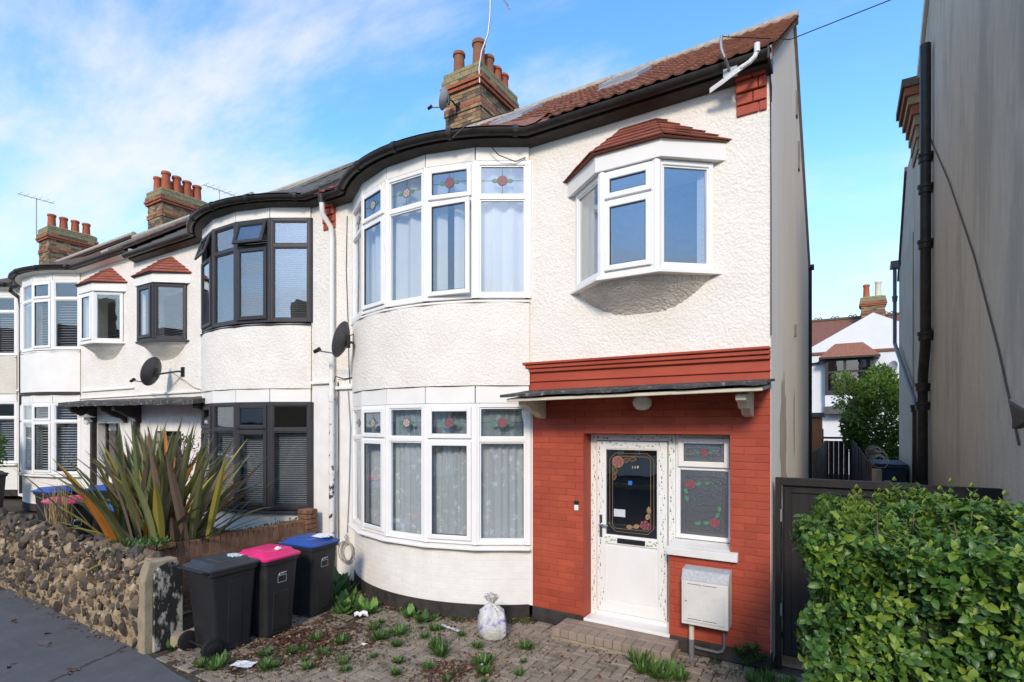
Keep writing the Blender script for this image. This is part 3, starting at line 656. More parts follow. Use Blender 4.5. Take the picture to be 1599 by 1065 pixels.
        for r_ in range(nr):
            v = r_*.20
            if v > Ls-.06: continue
            for c in range(21):
                l = c*.30-.1+.0
                if l+.3 > 6.2: continue
                yy = ye+v*cos(pitch); zz = ze+v*sin(pitch)
                if yy < .2 and .1 < l < 3.5: continue
                if any(a-.28 < l < b-.02 and t0-.17 < v/Ls < t1 for a, b, t0, t1 in SKY): continue
                w = P(l, yy, zz); o = root.location
                cnt += 1
                if cnt > 248:
                    b_ = len(rest.v); rest.v += [(w[0]+q_[0], w[1]+q_[1]*cos(pitch)-q_[2]*sin(pitch), w[2]+q_[1]*sin(pitch)+q_[2]*cos(pitch)) for q_ in tm.v]; rest.f += [tuple(b_+i_ for i_ in f_) for f_ in tm.f]; rest.mi += [0]*len(tm.f); continue
                inst('roof_tile', tme, roof, (w[0]-o.x, w[1]-o.y, w[2]-o.z+rt.uniform(-.003,.004)), (pitch, 0, rt.uniform(-.006,.006)))
        if rest.v: tag(rest.build('roof_tile', 'roof_tile', roof), kind='stuff')
        for a, b, t0, t1 in SKY:
            sk = MB(); S = lambda l, v, h: P(l, ye+v*Ls*cos(pitch)-h*sin(pitch), ze+v*Ls*sin(pitch)+h*cos(pitch))
            def sb(mb, l0, l1, v0, v1, h0, h1): mb.hexa([S(l0,v0,h0),S(l1,v0,h0),S(l1,v1,h0),S(l0,v1,h0),S(l0,v0,h1),S(l1,v0,h1),S(l1,v1,h1),S(l0,v1,h1)])
            k = .07/Ls
            sb(sk, a, b, t0, t0+k, 0, .07); sb(sk, a, b, t1-k, t1, 0, .07); sb(sk, a, a+.07, t0+k, t1-k, 0, .07); sb(sk, b-.07, b, t0+k, t1-k, 0, .07); sb(sk, a-.03, b+.03, t0-.03, t0, .01, .03)
            sp = sk.build('skylight', 'flashing', root); sk = MB(); sb(sk, a+.07, b-.07, t0+k, t1-k, .045, .055); sk.build('pane', 'dim_glass', sp)
        rm = MB()
        for k in range(14): a = k*.445-.02; rm.tube([P(a, yr, zr+.0), P(a+.44, yr, zr+.0)], .085+.006*(k % 2), 10)
        rm.build('ridge', 'ridge_mortar', roof)
    else:
        mb = MB()
        for r_ in range(11):                       # stepped courses
            v = r_*.33; y0_, z0_ = ye+v*cos(pitch), ze+v*sin(pitch); y1_, z1_ = y0_+.36*cos(pitch), z0_+.36*sin(pitch)
            if y1_ > yr+.05: break
            mb.hexa([P(.02,y0_,z0_),P(6.12,y0_,z0_),P(6.12,y1_,z1_),P(.02,y1_,z1_),P(.02,y0_,z0_+.03),P(6.12,y0_,z0_+.03),P(6.12,y1_,z1_+.008),P(.02,y1_,z1_+.008)])
        mb.build('tile_courses', st['roof'], roof)
        mb = MB(); mb.tube([P(0,yr,zr),P(6.14,yr,zr)], .09, 8); mb.build('ridge', 'ridge_mortar', roof)
        if st.get('flash'):
            mb = MB(); l0, l1 = st['flash']; mb.hexa([P(l0,ye+.05,ze+.05),P(l1,ye+.05,ze+.05),P(l1,yr,zr+.05),P(l0,yr,zr+.05),P(l0,ye+.05,ze+.11),P(l1,ye+.05,ze+.11),P(l1,yr,zr+.11),P(l0,yr,zr+.11)]); mb.build('party_flashing', 'ridge_mortar', roof)
    # closed shell: side walls and rear
    for side, l0 in (('side_wall', 6.02 if not main else None), ('party_wall', 0.0)):
        if l0 is None: continue
        mb = MB(); pr_ = [(.24,0),(yb-.2,0),(yb-.2,5.45),(yr,zr-.09),(.24,ze-.0)]
        mb.prism([P(l0,y,z) for y, z in pr_], [P(l0+.10,y,z) for y, z in pr_]); mb.build(side, 'room_wall', root)
    mb = MB(); lbox(mb, .1, 6.02, yb-.25, yb-.2, 0, 5.4); mb.build('rear_wall', 'room_wall', root)
    mb = MB(); lbox(mb, .12, 6.0, -.3, yb-.26, 2.66, 2.80); 
    return P, panel, lbox, curved

SKY = [(3.80, 4.36, .58, .80), (1.95, 2.55, .58, .80)]
ROSES = {'low': ['petal_pale', 'petal_pale', 'petal_pale', 'petal', 'petal'], 'up': ['petal_pale', 'petal_pale', 'petal_pale', 'petal', 'petal']}

# ---- house with the red porch
XP = -6.74
H1 = thing('end_terrace_house', (-3.7, 8.9, 0), 'white roughcast end terrace house with red painted porch wall and white door', 'house', 'bay fronted terrace houses')
st1 = dict(main=True, glass_oriel='oriel_glass', render='roughcast', frame='upvc', glass='window_glass', glass_up='sky_glass', gtop='top_glass', roof='roof_tile', rose=ROSES, bricks=True, open={('up', 3): (0, .10)})
P1, panel1, lbox1, curved1 = build_house(XP, 1, 0, H1, st1)
x2l = lambda X: X-XP
# gable wall
mb = MB(); yr, zr, yb, zb = 8.42, 7.91, 12.21, 5.53
pts = [(5.743,0),(yb,0),(yb,zb-.02),(yr,zr-.02),(5.743,5.86)]
mb.prism([(-.70,y,z) for y, z in pts], [(-.597,y,z) for y, z in pts]); gw = mb.build('gable_wall', 'white_render', H1)
mb = MB()
for (ya, za), (yb_, zb_) in (((5.49,5.80),(8.42,7.955)), ((8.42,7.955),(12.3,5.50))):
    mb.hexa([(-.5965,ya,za-.10),(-.565,ya,za-.10),(-.565,yb_,zb_-.10),(-.60,yb_,zb_-.10),(-.60,ya,za+.03),(-.565,ya,za+.03),(-.565,yb_,zb_+.03),(-.60,yb_,zb_+.03)])
mb.build('verge', 'ridge_mortar', H1)
mb = MB(); mb.tube([(-.66,12.28,5.46),(-.50,12.28,5.46)], .06, 8); mb.tube([(-.57,12.25,5.4),(-.57,12.25,.3)], .035, 8); mb.build('rear_gutter', 'gutter_black', H1)
mb = MB()                                       # patches where the render has come off the gable
rp = random.Random(9)
def blob(mb, cy_, cz, ry, rz, x, n=26, rough=.35):
    ph = [rp.uniform(.75, 1.12) for _ in range(n)]
    mb.quad(*[(x, cy_+ry*ph[k]*cos(2*pi*k/n), cz+rz*ph[k]*sin(2*pi*k/n)) for k in range(n)])
for bb in ((7.0,2.2,.42,.75,-.5945),(7.25,1.2,.5,.7,-.5935),(8.6,2.4,.12,.5,-.5945),(9.0,1.3,.2,.3,-.5945)): mb = MB(); blob(mb, *bb); mb.build('bare_patch', 'tan_bare_and_sunlit', gw, recalc=False)
mb = MB()
for y_, z_, h_ in ((8.9,6.85,.35),(9.35,6.25,.42),(8.6,3.6,.16)): mb.hexa([(-.60,y_,z_),(-.575,y_,z_),(-.575,y_+.12,z_),(-.60,y_+.12,z_),(-.60,y_,z_+h_),(-.575,y_,z_+h_),(-.575,y_+.12,z_+h_),(-.60,y_+.12,z_+h_)])
mb.build('air_brick', 'plastic_grey', gw)
# red porch wall: painted bricks, plain band and cornice
hd = (x2l(-2.537), x2l(-1.565), .13, 2.25); hw_ = (x2l(-1.565), x2l(-.962), 1.09, 2.25)
mb = MB(); panel1(mb, 3.54, 6.14, 0, 2.74, .003, .24, [hd, hw_]); red = mb.build('porch_wall', 'red_paint', H1)
mb = MB(); panel1(mb, 3.49, 6.14, 2.74, 3.0, .0, .24); red_band = mb.build('porch_band', 'red_paint', H1)
mb = MB(); panel1(mb, 3.49, 3.54, .17, 2.74, -.002, .24); mb.build('bay_return', 'white_brick', H1)
mb = MB()
for z0, z1, o in ((2.86,2.885,.02),(2.975,3.02,.035),(3.02,3.065,.06),(3.065,3.095,.085)): mb.box(-3.30, -.598, Y0-o, Y0+.02, z0, z1-.001)
mb.build('cornice', 'red_paint', red_band, bevel=.006)
bme = [bevel_box('brick', 'red_brick', 1, .03, .069, .0035, .0008, k) for k in range(5)]
rb = random.Random(21)
for c in range(34):
    z0 = .172+c*.0755; zc = z0+.035
    if z0+.07 > 2.74: break
    segs = [(3.545, 6.14)]
    for h in (hd, hw_):
        if h[2]-.02 < zc < h[3]+.005:
            segs = [q for a, b in segs for q in ((a, min(b, h[0])), (max(a, h[1]), b)) if q[1]-q[0] > .03]
    for a, b in segs:
        x = 3.545-.225+(.1125 if c % 2 else 0)
        while x < b:
            u0, u1 = max(x+.003, a+.001), min(x+.222, b-.001); x += .225
            if u1-u0 < .025: continue
            o = inst('brick', bme[rb.randrange(5)], red, (XP+(u0+u1)/2-H1.location.x, Y0+.013+rb.uniform(-.0016,.0016)-H1.location.y, zc), (rb.gauss(0,.004), 0, rb.gauss(0,.002)), (u1-u0, 1, 1))
MB().box(-3.20, -2.54, Y0-.022, Y0+.1, 0, .165).build('plinth', 'black_plinth', H1, bevel=.012); MB().box(-1.555, -.585, Y0-.024, Y0+.1, 0, .15).build('plinth', 'black_plinth', H1, bevel=.012)
# corner corbels of red bricks at both ends of the eave
for x0 in (-.90, -6.93):
    mb = MB()
    for k, (z0, z1, o) in enumerate(((5.37,5.465,.02),(5.47,5.575,.035),(5.58,5.68,.06),(5.685,5.78,.09))):
        xm = x0+(.15 if k % 2 else .20)
        mb.box(x0, xm-.003, Y0-o, Y0+.05, z0, z1); mb.box(xm+.003, x0+.27, Y0-o, Y0+.05, z0, z1)
    mb.build('corbel', 'red_paint', H1, bevel=.006)
mb = MB(); mb.box(-.599,-.575,Y0-.272,Y0+.01,5.70,5.815); mb.build('eave_end', 'gutter_black', H1, bevel=.004)
# canopy
can = MB(); can.hexa([(-3.20,Y0-.60,2.60),(-.60,Y0-.60,2.64),(-.60,Y0+.0,2.70),(-3.20,Y0+.0,2.68),(-3.20,Y0-.60,2.635),(-.60,Y0-.60,2.675),(-.60,Y0+.0,2.735),(-3.20,Y0+.0,2.715)])
can = can.build('canopy', 'cream_timber', H1, bevel=.006)
mb = MB(); rc_ = random.Random(4); rings = []
for k in range(27):
    X = -3.26+2.70*k/26; j = rc_.uniform(-.006,.008); w = .04*k/26
    rings.append([(X,Y0-.64,2.652+w+j), (X,Y0-.64,2.682+w+j), (X,Y0-.3,2.722+w+j*.5), (X,Y0-.002,2.765+w*.6), (X,Y0-.002,2.738+w*.6), (X,Y0-.3,2.70+w)])
mb.loft(rings); mb.build('canopy_covering', 'canopy_felt', can, smooth=True)
for X in (-3.06, -.79):
    mb = MB(); pr = [(0,2.69),(-.50,2.62),(-.50,2.57),(-.40,2.55),(-.34,2.50),(-.20,2.49),(-.12,2.44),(0,2.42)]
    mb.prism([(X-.045,Y0+y,z) for y, z in pr], [(X+.045,Y0+y,z) for y, z in pr]); mb.build('bracket', 'cream_timber', can, bevel=.006)
# step of blocks before the door
step = thing('door_step', (-2.1,5.5,0), 'low step of buff paving blocks in front of the white door', 'step')
MB().box(-2.74,-1.44,5.33,5.72,0,.03).build('bed', 'concrete', step)
for k in range(13): inst('paving_block', bevel_box('step_block', 'step_block', .096, .197, .085, .006, .001, k) , step, (-2.69+k*.1-step.location.x, 5.43-step.location.y, .0735), (rb.gauss(0,.008), rb.gauss(0,.008), rb.gauss(0,.01)))
for k in range(7): inst('paving_block', bevel_box('step_block', 'step_block', .19, .096, .085, .006, .001, k+20), step, (-2.645+k*.182-step.location.x, 5.58-step.location.y, .0735), (0, 0, rb.gauss(0,.01)))
for k in range(7): inst('paving_block', bevel_box('step_block', 'step_block', .19, .094, .085, .006, .001, k+40), step, (-2.645+k*.182-step.location.x, 5.68-step.location.y, .0735), (0, 0, rb.gauss(0,.01)))
# front door
D = Y0+.20
F = Facet((-2.535, D), (-1.552, D))
fr = MB(); F.ring(fr, 0, F.w, .13, 2.242, .075, -.07, .0); door = fr.build('door', 'upvc', H1, bevel=.006)
lf = MB(); u0, u1, z0, z1 = .085, F.w-.085, .205, 2.16
for b in ((u0, u0+.10, z0, z1), (u1-.10, u1, z0, z1), (u0+.10, u1-.10, z1-.085, z1), (u0+.10, u1-.10, .985, 1.08), (u0+.10, u1-.10, z0, z0+.12)): F.bar(lf, *b, -.05, .018)
lf.build('leaf_frame', 'upvc', door, bevel=.006)
ms = MB(); F.bar(ms, u0+.10, u1-.10, z0+.12, .985, -.03, .004); F.bar(ms, u0+.125, u1-.125, z0+.145, .96, .004, .008); ms.build('lower_panel', 'upvc', door, bevel=.004)
ms = MB(); F.bar(ms, u0+.10, u1-.10, 1.08, z1-.085, -.02, -.008); ms.build('pane', 'dim_glass', door)
ms = MB(); F.ring(ms, u0+.098, u1-.098, 1.078, z1-.083, .012, -.01, .012); ms.build('glazing_bead', 'upvc', door)
gu0, gu1, gz0, gz1 = u0+.10, u1-.10, 1.08, z1-.085
ms = MB(); ms.cur = 2
for ins, c in ((.05,.07),(.085,.035)):
    a, b, c0, c1 = gu0+ins, gu1-ins, gz0+ins, gz1-ins; k = c
    for p, q in (((a+k,c0),(b-k,c0)),((b,c0+k),(b,c1-k)),((b-k,c1),(a+k,c1)),((a,c1-k),(a,c0+k)),((a+k,c0),(a,c0+k)),((b-k,c0),(b,c0+k)),((b-k,c1),(b,c1-k)),((a+k,c1),(a,c1-k))): F.line(ms, p, q, .0045, -.004)
rose(F, ms, gu0+.15, gz1-.15, .065, -.003, ((1.5,.35,.3),(2.7,.55,.1),(-.5,-1.5,-1.2),(-.7,-2.6,-1.6)))
rose(F, ms, gu1-.15, gz0+.15, .065, -.003, ((-1.5,-.35,.3),(-2.7,-.55,.1),(.5,1.5,1.2),(.7,2.6,1.6)), outline=True)
ms.build('leaded_rose', ['petal', 'dead_leaf', 'dead_leaf_tan'], door, recalc=False)
ms = MB(); F.bar(ms, gu0+.10, gu0+.235, 1.30, 1.385, -.007, -.005); ms.build('notice', 'paper', door)
ms = MB(); F.bar(ms, gu0+.27, gu0+.315, 1.67, 1.715, -.007, -.005); ms.build('sticker', 'blue_sticker', door)
ms = MB(); F.bar(ms, u0+.25, u1-.24, 1.005, 1.06, .018, .030); F.bar(ms, u0+.26, u1-.25, 1.012, 1.052, .030, .036); ms.build('letterbox', 'black_plastic', door, bevel=.003)
ms = MB(); F.bar(ms, u0+.035, u0+.07, 1.05, 1.31, .018, .026); ms.tube([F.P(u0+.052,1.20,.02),F.P(u0+.052,1.20,.07)], .011, 8); ms.tube([F.P(u0+.045,1.20,.065),F.P(u0+.10,1.20,.068),F.P(u0+.155,1.195,.066)], [.014,.014,.010], 8); ms.build('handle', 'chrome', door, bevel=.002)
ms = MB(); F.bar(ms, .004, F.w-.004, .118, .150, -.10, .215); ms.build('threshold', 'upvc', door, bevel=.004)
# printed protective film still on the frame
ms = MB(); rf = random.Random(8)
def film(ua, ub, za, zb, d, n):
    for k in range(n):
        t = (k+rf.uniform(.2,.8))/n; u = rf.uniform(ua, ub) if (zb-za) > (ub-ua) else ua+(ub-ua)*t; z = za+(zb-za)*t if (zb-za) > (ub-ua) else rf.uniform(za, zb)
        ms.cur = rf.choice((0,0,0,1,1,2)); w, h = (.005,.014) if (zb-za) > (ub-ua) else (.014,.006)
        F.bar(ms, u-w, u+w, z-h, z+h*rf.uniform(.2,1), d, d+.001)
        if rf.random() < .7:
            ms.cur = 2; F.bar(ms, u-w*.5, u+w*.4, z+h*1.4, z+h*2.1, d, d+.001)
film(.015,.06,.15,2.22,.0005,46); film(F.w-.06,F.w-.015,.15,2.22,.0005,46); film(.08,F.w-.08,2.18,2.23,.0005,16)
film(u0+.015,u0+.085,.22,2.15,.0185,44); film(u1-.085,u1-.015,.22,2.15,.0185,44); film(u0+.1,u1-.1,2.09,2.15,.0185,14); film(u0+.1,u0+.24,1.0,1.07,.0185,7); film(u1-.23,u1-.1,1.0,1.07,.0185,7)
tag(ms.build('film_print', ['film_green', 'film_yellow', 'film_dark'], door, recalc=False), kind='stuff')
ms = MB()                                    # house number, white characters on the glass
for p, q in (((.0,0),(.0,.03)),((.022,.015),(.04,.015)),((.03,.0),(.03,.03)),((.055,0),(.055,.03)),((.055,.03),(.07,.03)),((.07,.03),(.07,.015)),((.07,.015),(.055,.015))): F.line(ms, (gu0+.32+p[0], gz1-.22+p[1]), (gu0+.32+q[0], gz1-.22+q[1]), .006, -.006)
ms.build('door_number', 'cream_timber', door, recalc=False)
# window beside the door
F = Facet((-1.549, D), (-.962, D)); fr = MB()
F.ring(fr, 0, F.w, 1.13, 2.242, .05, -.07, .0); F.bar(fr, .05, F.w-.05, 1.865, 1.915, -.07, -.001)
pw = fr.build('porch_window', 'upvc', H1, bevel=.006)
ms = MB(); F.ring(ms, .03, F.w-.03, 1.90, 2.21, .06, 0, .03); ms.build('casement', 'upvc', pw, bevel=.008)
for a, b in ((1.18,1.865),(1.955,2.155)):
    ms = MB(); u_ = .05 if a < 1.5 else .088
    F.bar(ms, u_, F.w-u_, a, b, -.02, -.012); ms.build('pane', 'obscure_glass', pw)
ms = MB(); ms.cur = 2
a, b = .11, F.w-.11
for za, zb in ((1.24,1.80),):
    for p, q in (((a,za),(b-.04,za)),((b,za+.04),(b,zb-.04)),((b-.04,zb),(a,zb)),((a,zb),(a,za)),((b-.04,za),(b,za+.04)),((b-.04,zb),(b,zb-.04)),((a+.02,za-.02),(b,za-.02)),((b+.025,za),(b+.025,zb))): F.line(ms, p, q, .006, -.010)
for p, q in (((.13,2.09),(.30,2.09)),((.13,2.02),(.46,2.02)),((.30,2.13),(.46,2.13)),((.13,2.09),(.13,2.02)),((.46,2.13),(.46,2.02))): F.line(ms, p, q, .006, -.010)
rose(F, ms, .155, 1.715, .06, -.009, ((1.4,.15,.3),(2.9,.35,.2),(-.8,-1.25,-1.0),(-.6,-2.6,-1.3))); rose(F, ms, .40, 1.33, .06, -.009, ((-1.4,-.2,.2),(-2.8,-.4,.1),(.5,1.3,1.0),(.8,2.4,1.4))); rose(F, ms, .295, 2.055, .045, -.009)
ms.build('leaded_rose', ['petal', 'glass_leaf', 'lead'], pw, recalc=False)
ms = MB(); ms.hexa([(-1.575,Y0-.06,1.0),(-.885,Y0-.06,1.0),(-.885,Y0-.0,1.0),(-1.575,Y0-.0,1.0),(-1.575,Y0-.06,1.078),(-.885,Y0-.06,1.078),(-.885,Y0-.0,1.09),(-1.575,Y0-.0,1.09)])
ms.hexa([(-1.563,Y0,1.02),(-.964,Y0,1.02),(-.964,D-.0,1.02),(-1.563,D,1.02),(-1.563,Y0,1.091),(-.964,Y0,1.091),(-.964,D,1.128),(-1.563,D,1.128)])
ms.build('sill', 'white_paint_old', pw, bevel=.004)
MB().box(-2.55,-.9,Y0+1.6,Y0+1.64,0.05,2.6).build('hall_partition', 'room_wall', H1)
# things fixed to the front
bell = thing('doorbell', (-2.62,Y0-.012,1.36), 'small white and black doorbell on the red wall beside the door', 'doorbell')
MB().box(-2.645,-2.595,Y0-.022,Y0+.002,1.365,1.43).build('body', 'white_paint_old', bell, bevel=.004); MB().box(-2.645,-2.595,Y0-.026,Y0+.002,1.432,1.475).build('hood', 'black_plastic', bell, bevel=.003); MB().tube([(-2.62,Y0-.022,1.395),(-2.62,Y0-.028,1.395)], .010, 10).build('button', 'upvc', bell)
lamp = thing('globe_lamp', (-1.80,Y0-.14,2.5), 'cream glass globe lamp under the porch canopy', 'lamp')
mb = MB(); mb.lathe([(.02,-.155),(.06,-.145),(.092,-.11),(.10,-.07),(.088,-.035),(.06,-.015)], (-1.80,Y0-.16,2.655)); mb.build('globe', 'lamp_globe', lamp, smooth=True)
mb = MB(); mb.lathe([(.065,-.02),(.065,.015),(.045,.03)], (-1.80,Y0-.16,2.655)); mb.build('base', 'cream_timber', lamp)
gb = thing('gas_meter_box', (-1.15,5.6,0), 'cream plastic gas meter box fixed low on the red wall', 'meter box')
mb = MB(); x0, x1 = -1.385, -.945; pr = [(5.725,.365),(5.535,.365),(5.53,.37),(5.53,.80),(5.575,.885),(5.725,.90)]
mb.prism([(x0,y,z) for y, z in pr], [(x1,y,z) for y, z in pr]); mb.build('case', 'meter_box', gb, bevel=.008, seg=2)
mb = MB(); mb.hexa([(x0-.002,5.526,.803),(x1+.002,5.526,.803),(x1+.002,5.573,.892),(x0-.002,5.573,.892),(x0-.002,5.528,.812),(x1+.002,5.528,.812),(x1+.002,5.58,.90),(x0-.002,5.58,.90)]); mb.hexa([(x0-.002,5.577,.893),(x1+.002,5.577,.893),(x1+.002,5.72,.905),(x0-.002,5.72,.905),(x0-.002,5.577,.900),(x1+.002,5.577,.900),(x1+.002,5.72,.912),(x0-.002,5.72,.912)]); mb.build('lid', 'meter_lid', gb)
mb = MB(); mb.box(x0+.02,x1-.035,5.522,5.532,.40,.795); dr = mb.build('door', 'meter_box', gb, bevel=.004)
mb = MB()
for z in (.77,.425): mb.box(x0+.06,x0+.19,5.5205,5.523,z,z+.006); mb.box(x0+.205,x0+.335,5.5205,5.523,z,z+.006)
mb.tube([(x0+.045,5.523,.60),(x0+.045,5.5195,.60)], .008, 8); mb.build('vent_slot', 'plastic_grey', dr)
mb = MB(); mb.tube([(x0+.075,5.63,.38),(x0+.075,5.63,.19)], .026, 10); mb.build('upper_pipe', 'cream_timber', gb, smooth=True)
mb = MB(); mb.tube([(x0+.075,5.63,.19),(x0+.075,5.63,-.02)], .029, 10); mb.build('lower_pipe', 'metal_grey', gb, smooth=True)
mb = MB(); mb.tube([(x1-.06,5.66,.37),(x1-.06,5.66,.16),(x1-.075,5.66,.115),(x1-.12,5.66,.095),(x0+.12,5.66,.10),(x0+.09,5.67,.105)], .014, 8); mb.build('gas_pipe', 'plastic_grey', gb, smooth=True)
# downpipe and cables at the party line
mb = MB(); X = -6.66
mb.tube([(X-.02,Y0-.26,5.80),(X-.02,Y0-.25,5.68)], .05, 10); mb.build('hopper', 'gutter_black', H1, smooth=True)
mb = MB(); mb.tube([(X-.02,Y0-.25,5.70),(X-.02,Y0-.24,5.52),(X-.01,Y0-.09,5.36),(X,Y0-.08,5.2),(X,Y0-.08,2.75)], .038, 10); dp = mb.build('downpipe', 'white_board', H1, smooth=True)
mb = MB(); mb.tube([(X,Y0-.08,2.75),(X,Y0-.08,.05)], .042, 10); mb.tube([(X,Y0-.08,2.70),(X,Y0-.08,2.80)], .05, 10); mb.tube([(X,Y0-.08,1.60),(X,Y0-.08,1.68)], .05, 10); mb.build('downpipe_iron', 'pipe_peel', dp, smooth=True)
mb = MB()
mb.tube([(X+.07,Y0-.02,3.0),(X+.075,Y0-.02,2.2),(X+.07,Y0-.02,1.2),(X+.075,Y0-.02,.5)], .009, 6)
mb.tube([(-6.40,Y0-.012,5.5),(-6.42,Y0-.012,4.7),(-6.38,Y0-.012,3.9),(-6.36,Y0-.012,3.2),(-6.34,Y0-.012,2.97)], .006, 5); mb.build('cable', 'cable_black', H1)
mb = MB(); mb.tube([(-6.38,Y0-.01,2.86),(-6.33,Y0-.01,2.3),(-6.36,Y0-.01,1.4),(-6.40,Y0-.01,.72)], .008, 6)
mb.build('cable', 'cable_grey', H1)
hose = MB()
for k, (r_, dx) in enumerate(((.135,0),(.12,.02),(.145,-.012))): hose.tube([(-6.38+dx+r_*cos(t), Y0-.03-.012*k, .44+r_*1.1*sin(t)) for t in [2*pi*q/26 for q in range(27)]], .010, 6)
hose.tube([(-6.40,Y0-.02,.58),(-6.43,Y0-.03,.66),(-6.40,Y0-.03,.70),(-6.37,Y0-.03,.66),(-6.39,Y0-.02,.58)], .008, 6)
tag(hose.build('coiled_cable', 'cable_grey', smooth=True, org=(-6.38,Y0-.03,.3)), 'loop of grey cable coiled low on the wall by the bow window', 'cable')
mb = MB()
for z, w in ((2.28,.03),(1.93,.02),(1.86,.03),(1.72,.025),(1.55,.02),(1.4,.018),(1.12,.035),(2.2,.015)):
    x = -6.31+rb.uniform(-.01,.012); mb.box(x-w*.4,x+w*.4,Y0+.009,Y0+.0125,z-w*1.2,z+w)
mb.build('red_paint_mark', 'red_paint', H1)
# overhead wires by the eave, brackets at the corner
mb = MB(); mb.tube([(-.597,Y0-.012,5.7),(-.592,Y0-.014,4.5),(-.592,Y0-.014,3.2)], .005, 5); mb.tube([(-.60,Y0-.03,5.68),(-.585,Y0-.05,5.55),(-.59,Y0-.02,5.42)], .006, 5); mb.build('corner_cable', 'cable_black', H1)
pb = thing('pole_bracket', (-.85,Y0-.3,5.6), 'white metal pole bracket curving up over the red corner corbel', 'bracket')
mb = MB(); L0 = [(-1.12,Y0-.16,5.62),(-.98,Y0-.22,5.64),(-.84,Y0-.275,5.67),(-.80,Y0-.28,5.682)]
mb.tube([(-.82,Y0-.285,5.675),(-.745,Y0-.29,5.70),(-.70,Y0-.29,5.735),(-.68,Y0-.29,5.785)], [.02,.022,.022,.02], 8)
mb.loft([[(x-.006,y,z-.024*(1 if k < 4 else .6)), (x,y-.012,z-.024*(1 if k < 4 else .6)), (x+.0,y-.012,z+.024*(1 if k < 4 else .6)), (x-.006,y,z+.024*(1 if k < 4 else .6))] for k, (x,y,z) in enumerate(L0)])
mb.build('arm', 'white_paint_old', pb); MB().tube([(-.68,Y0-.29,5.77),(-.68,Y0-.29,5.85)], .026, 10).build('socket', 'white_paint_old', pb)
pg = thing('wire_mast', (-.95,Y0-.25,5.65), 'short grey bent mast rising over the gutter near the corner', 'mast')
mb = MB(); mb.tube([(-.93,Y0-.24,5.72),(-.95,Y0-.36,5.78),(-.975,Y0-.37,5.86),(-.98,Y0-.37,5.93),(-.975,Y0-.36,5.99)], .014, 8); mb.build('pole', 'metal_grey', pg, smooth=True); MB().box(-.985,-.86,Y0-.235,Y0-.203,5.66,5.79).build('plate', 'flashing', pg)
mb = MB(); mb.tube([(-.975,Y0-.36,5.98),(-.45,6.0,6.14),(.36,6.0,6.20),(3.0,6.1,6.6),(9,6.3,7.6)], .005, 5)
tag(mb.build('overhead_wire', 'cable_black', org=(-.975,Y0-.36,5.98)), 'thin black overhead wire leaving the short grey mast', 'wire')
mb = MB()
mb.tube([(-3.25,Y0-.35,5.98),(-3.7,Y0-.66,5.80),(-3.86,Y0-.72,5.66)], .008, 5); mb.tube([(-3.62,Y0-.42,5.72),(-3.5,Y0-.30,5.55),(-3.36,Y0-.14,5.50),(-3.27,Y0-.06,5.56)], .006, 5)
mb.build('loose_wire', 'cable_black', H1)

# ---- neighbours
def plain_ground_floor(P, panel, lbox, root, st, Xp, s, zo, door=True):
    holes = [(4.35, 5.35, .10, 2.12)] if door else []
    mb = MB(); panel(mb, 3.49, 6.14, 0, 2.70, .006, .24, holes); pwall = mb.build('porch_wall', 'white_brick', root)
    mb = MB(); panel(mb, 3.49, 6.14, 2.70, 2.72, -.03, .2); lbox(mb, 3.6, 6.1, -.04, .02, 2.86, 2.90); mb.build('string_course', 'white_board', root, bevel=.004)
    if door:
        mb = MB(); lbox(mb, 4.35, 5.35, .20, .25, .1, 2.12); d = mb.build('door', st['doormat'], root)
        mb = MB(); lbox(mb, 4.42, 4.85, .185, .2, 1.1, 1.95); mb.build('pane', 'dim_glass', d)
        mb = MB(); lbox(mb, 4.35, 4.42, .16, .2, .1, 2.12); lbox(mb, 4.88, 4.95, .16, .2, .1, 2.12); lbox(mb, 5.28, 5.35, .16, .2, .1, 2.12); mb.build('frame', st['doorframe'], d)
H2 = thing('terrace_house', (-9.8,8.9,.1), 'white roughcast terrace house with charcoal bow window frames', 'house', 'bay fronted terrace houses')
st2 = dict(main=False, render='roughcast_far', frame='anthracite', glass='window_glass', glass_up='oriel_glass', roof='slate', darksill=True, doormat='anthracite', doorframe='anthracite', open={('up', 1): (.30, 0), ('up', 3): (.30, 0)}, flash=(2.4, 2.75))
Q = build_house(-6.74, -1, .10, H2, st2); plain_ground_floor(*Q[:3], H2, st2, -6.74, -1, .10)
H3 = thing('terrace_house', (-16,8.9,.26), 'smooth white terrace house with white bow windows and dark band', 'house', 'bay fronted terrace houses')
st3 = dict(main=False, fascia='white_board', render='roughcast_far', spandrel='white_board', band=True, frame='upvc', glass='window_glass', roof='brown_tile', doormat='white_board', doorframe='black_timber', flash=(5.0, 5.35))
Q = build_house(-19.02, 1, .26, H3, st3); plain_ground_floor(*Q[:3], H3, st3, -19.02, 1, .26)
H4 = thing('terrace_house', (-22,8.9,.4), 'cream roughcast terrace house beyond the dark downpipe', 'house', 'bay fronted terrace houses')
st4 = dict(main=False, fascia='white_board', render='roughcast_cream', frame='upvc', glass='window_glass', roof='brown_tile', doormat='anthracite', doorframe='upvc')
Q = build_house(-19.02, -1, .38, H4, st4); plain_ground_floor(*Q[:3], H4, st4, -19.02, -1, .38)
mb = MB(); X = -19.02; mb.tube([(X+.15,Y0-.30,6.02),(X-.02,Y0-.28,5.92),(X+.10,Y0-.12,5.75),(X+.10,Y0-.09,5.5),(X+.10,Y0-.09,.5)], .05, 8); mb.build('downpipe', 'gutter_black', H3, smooth=True)
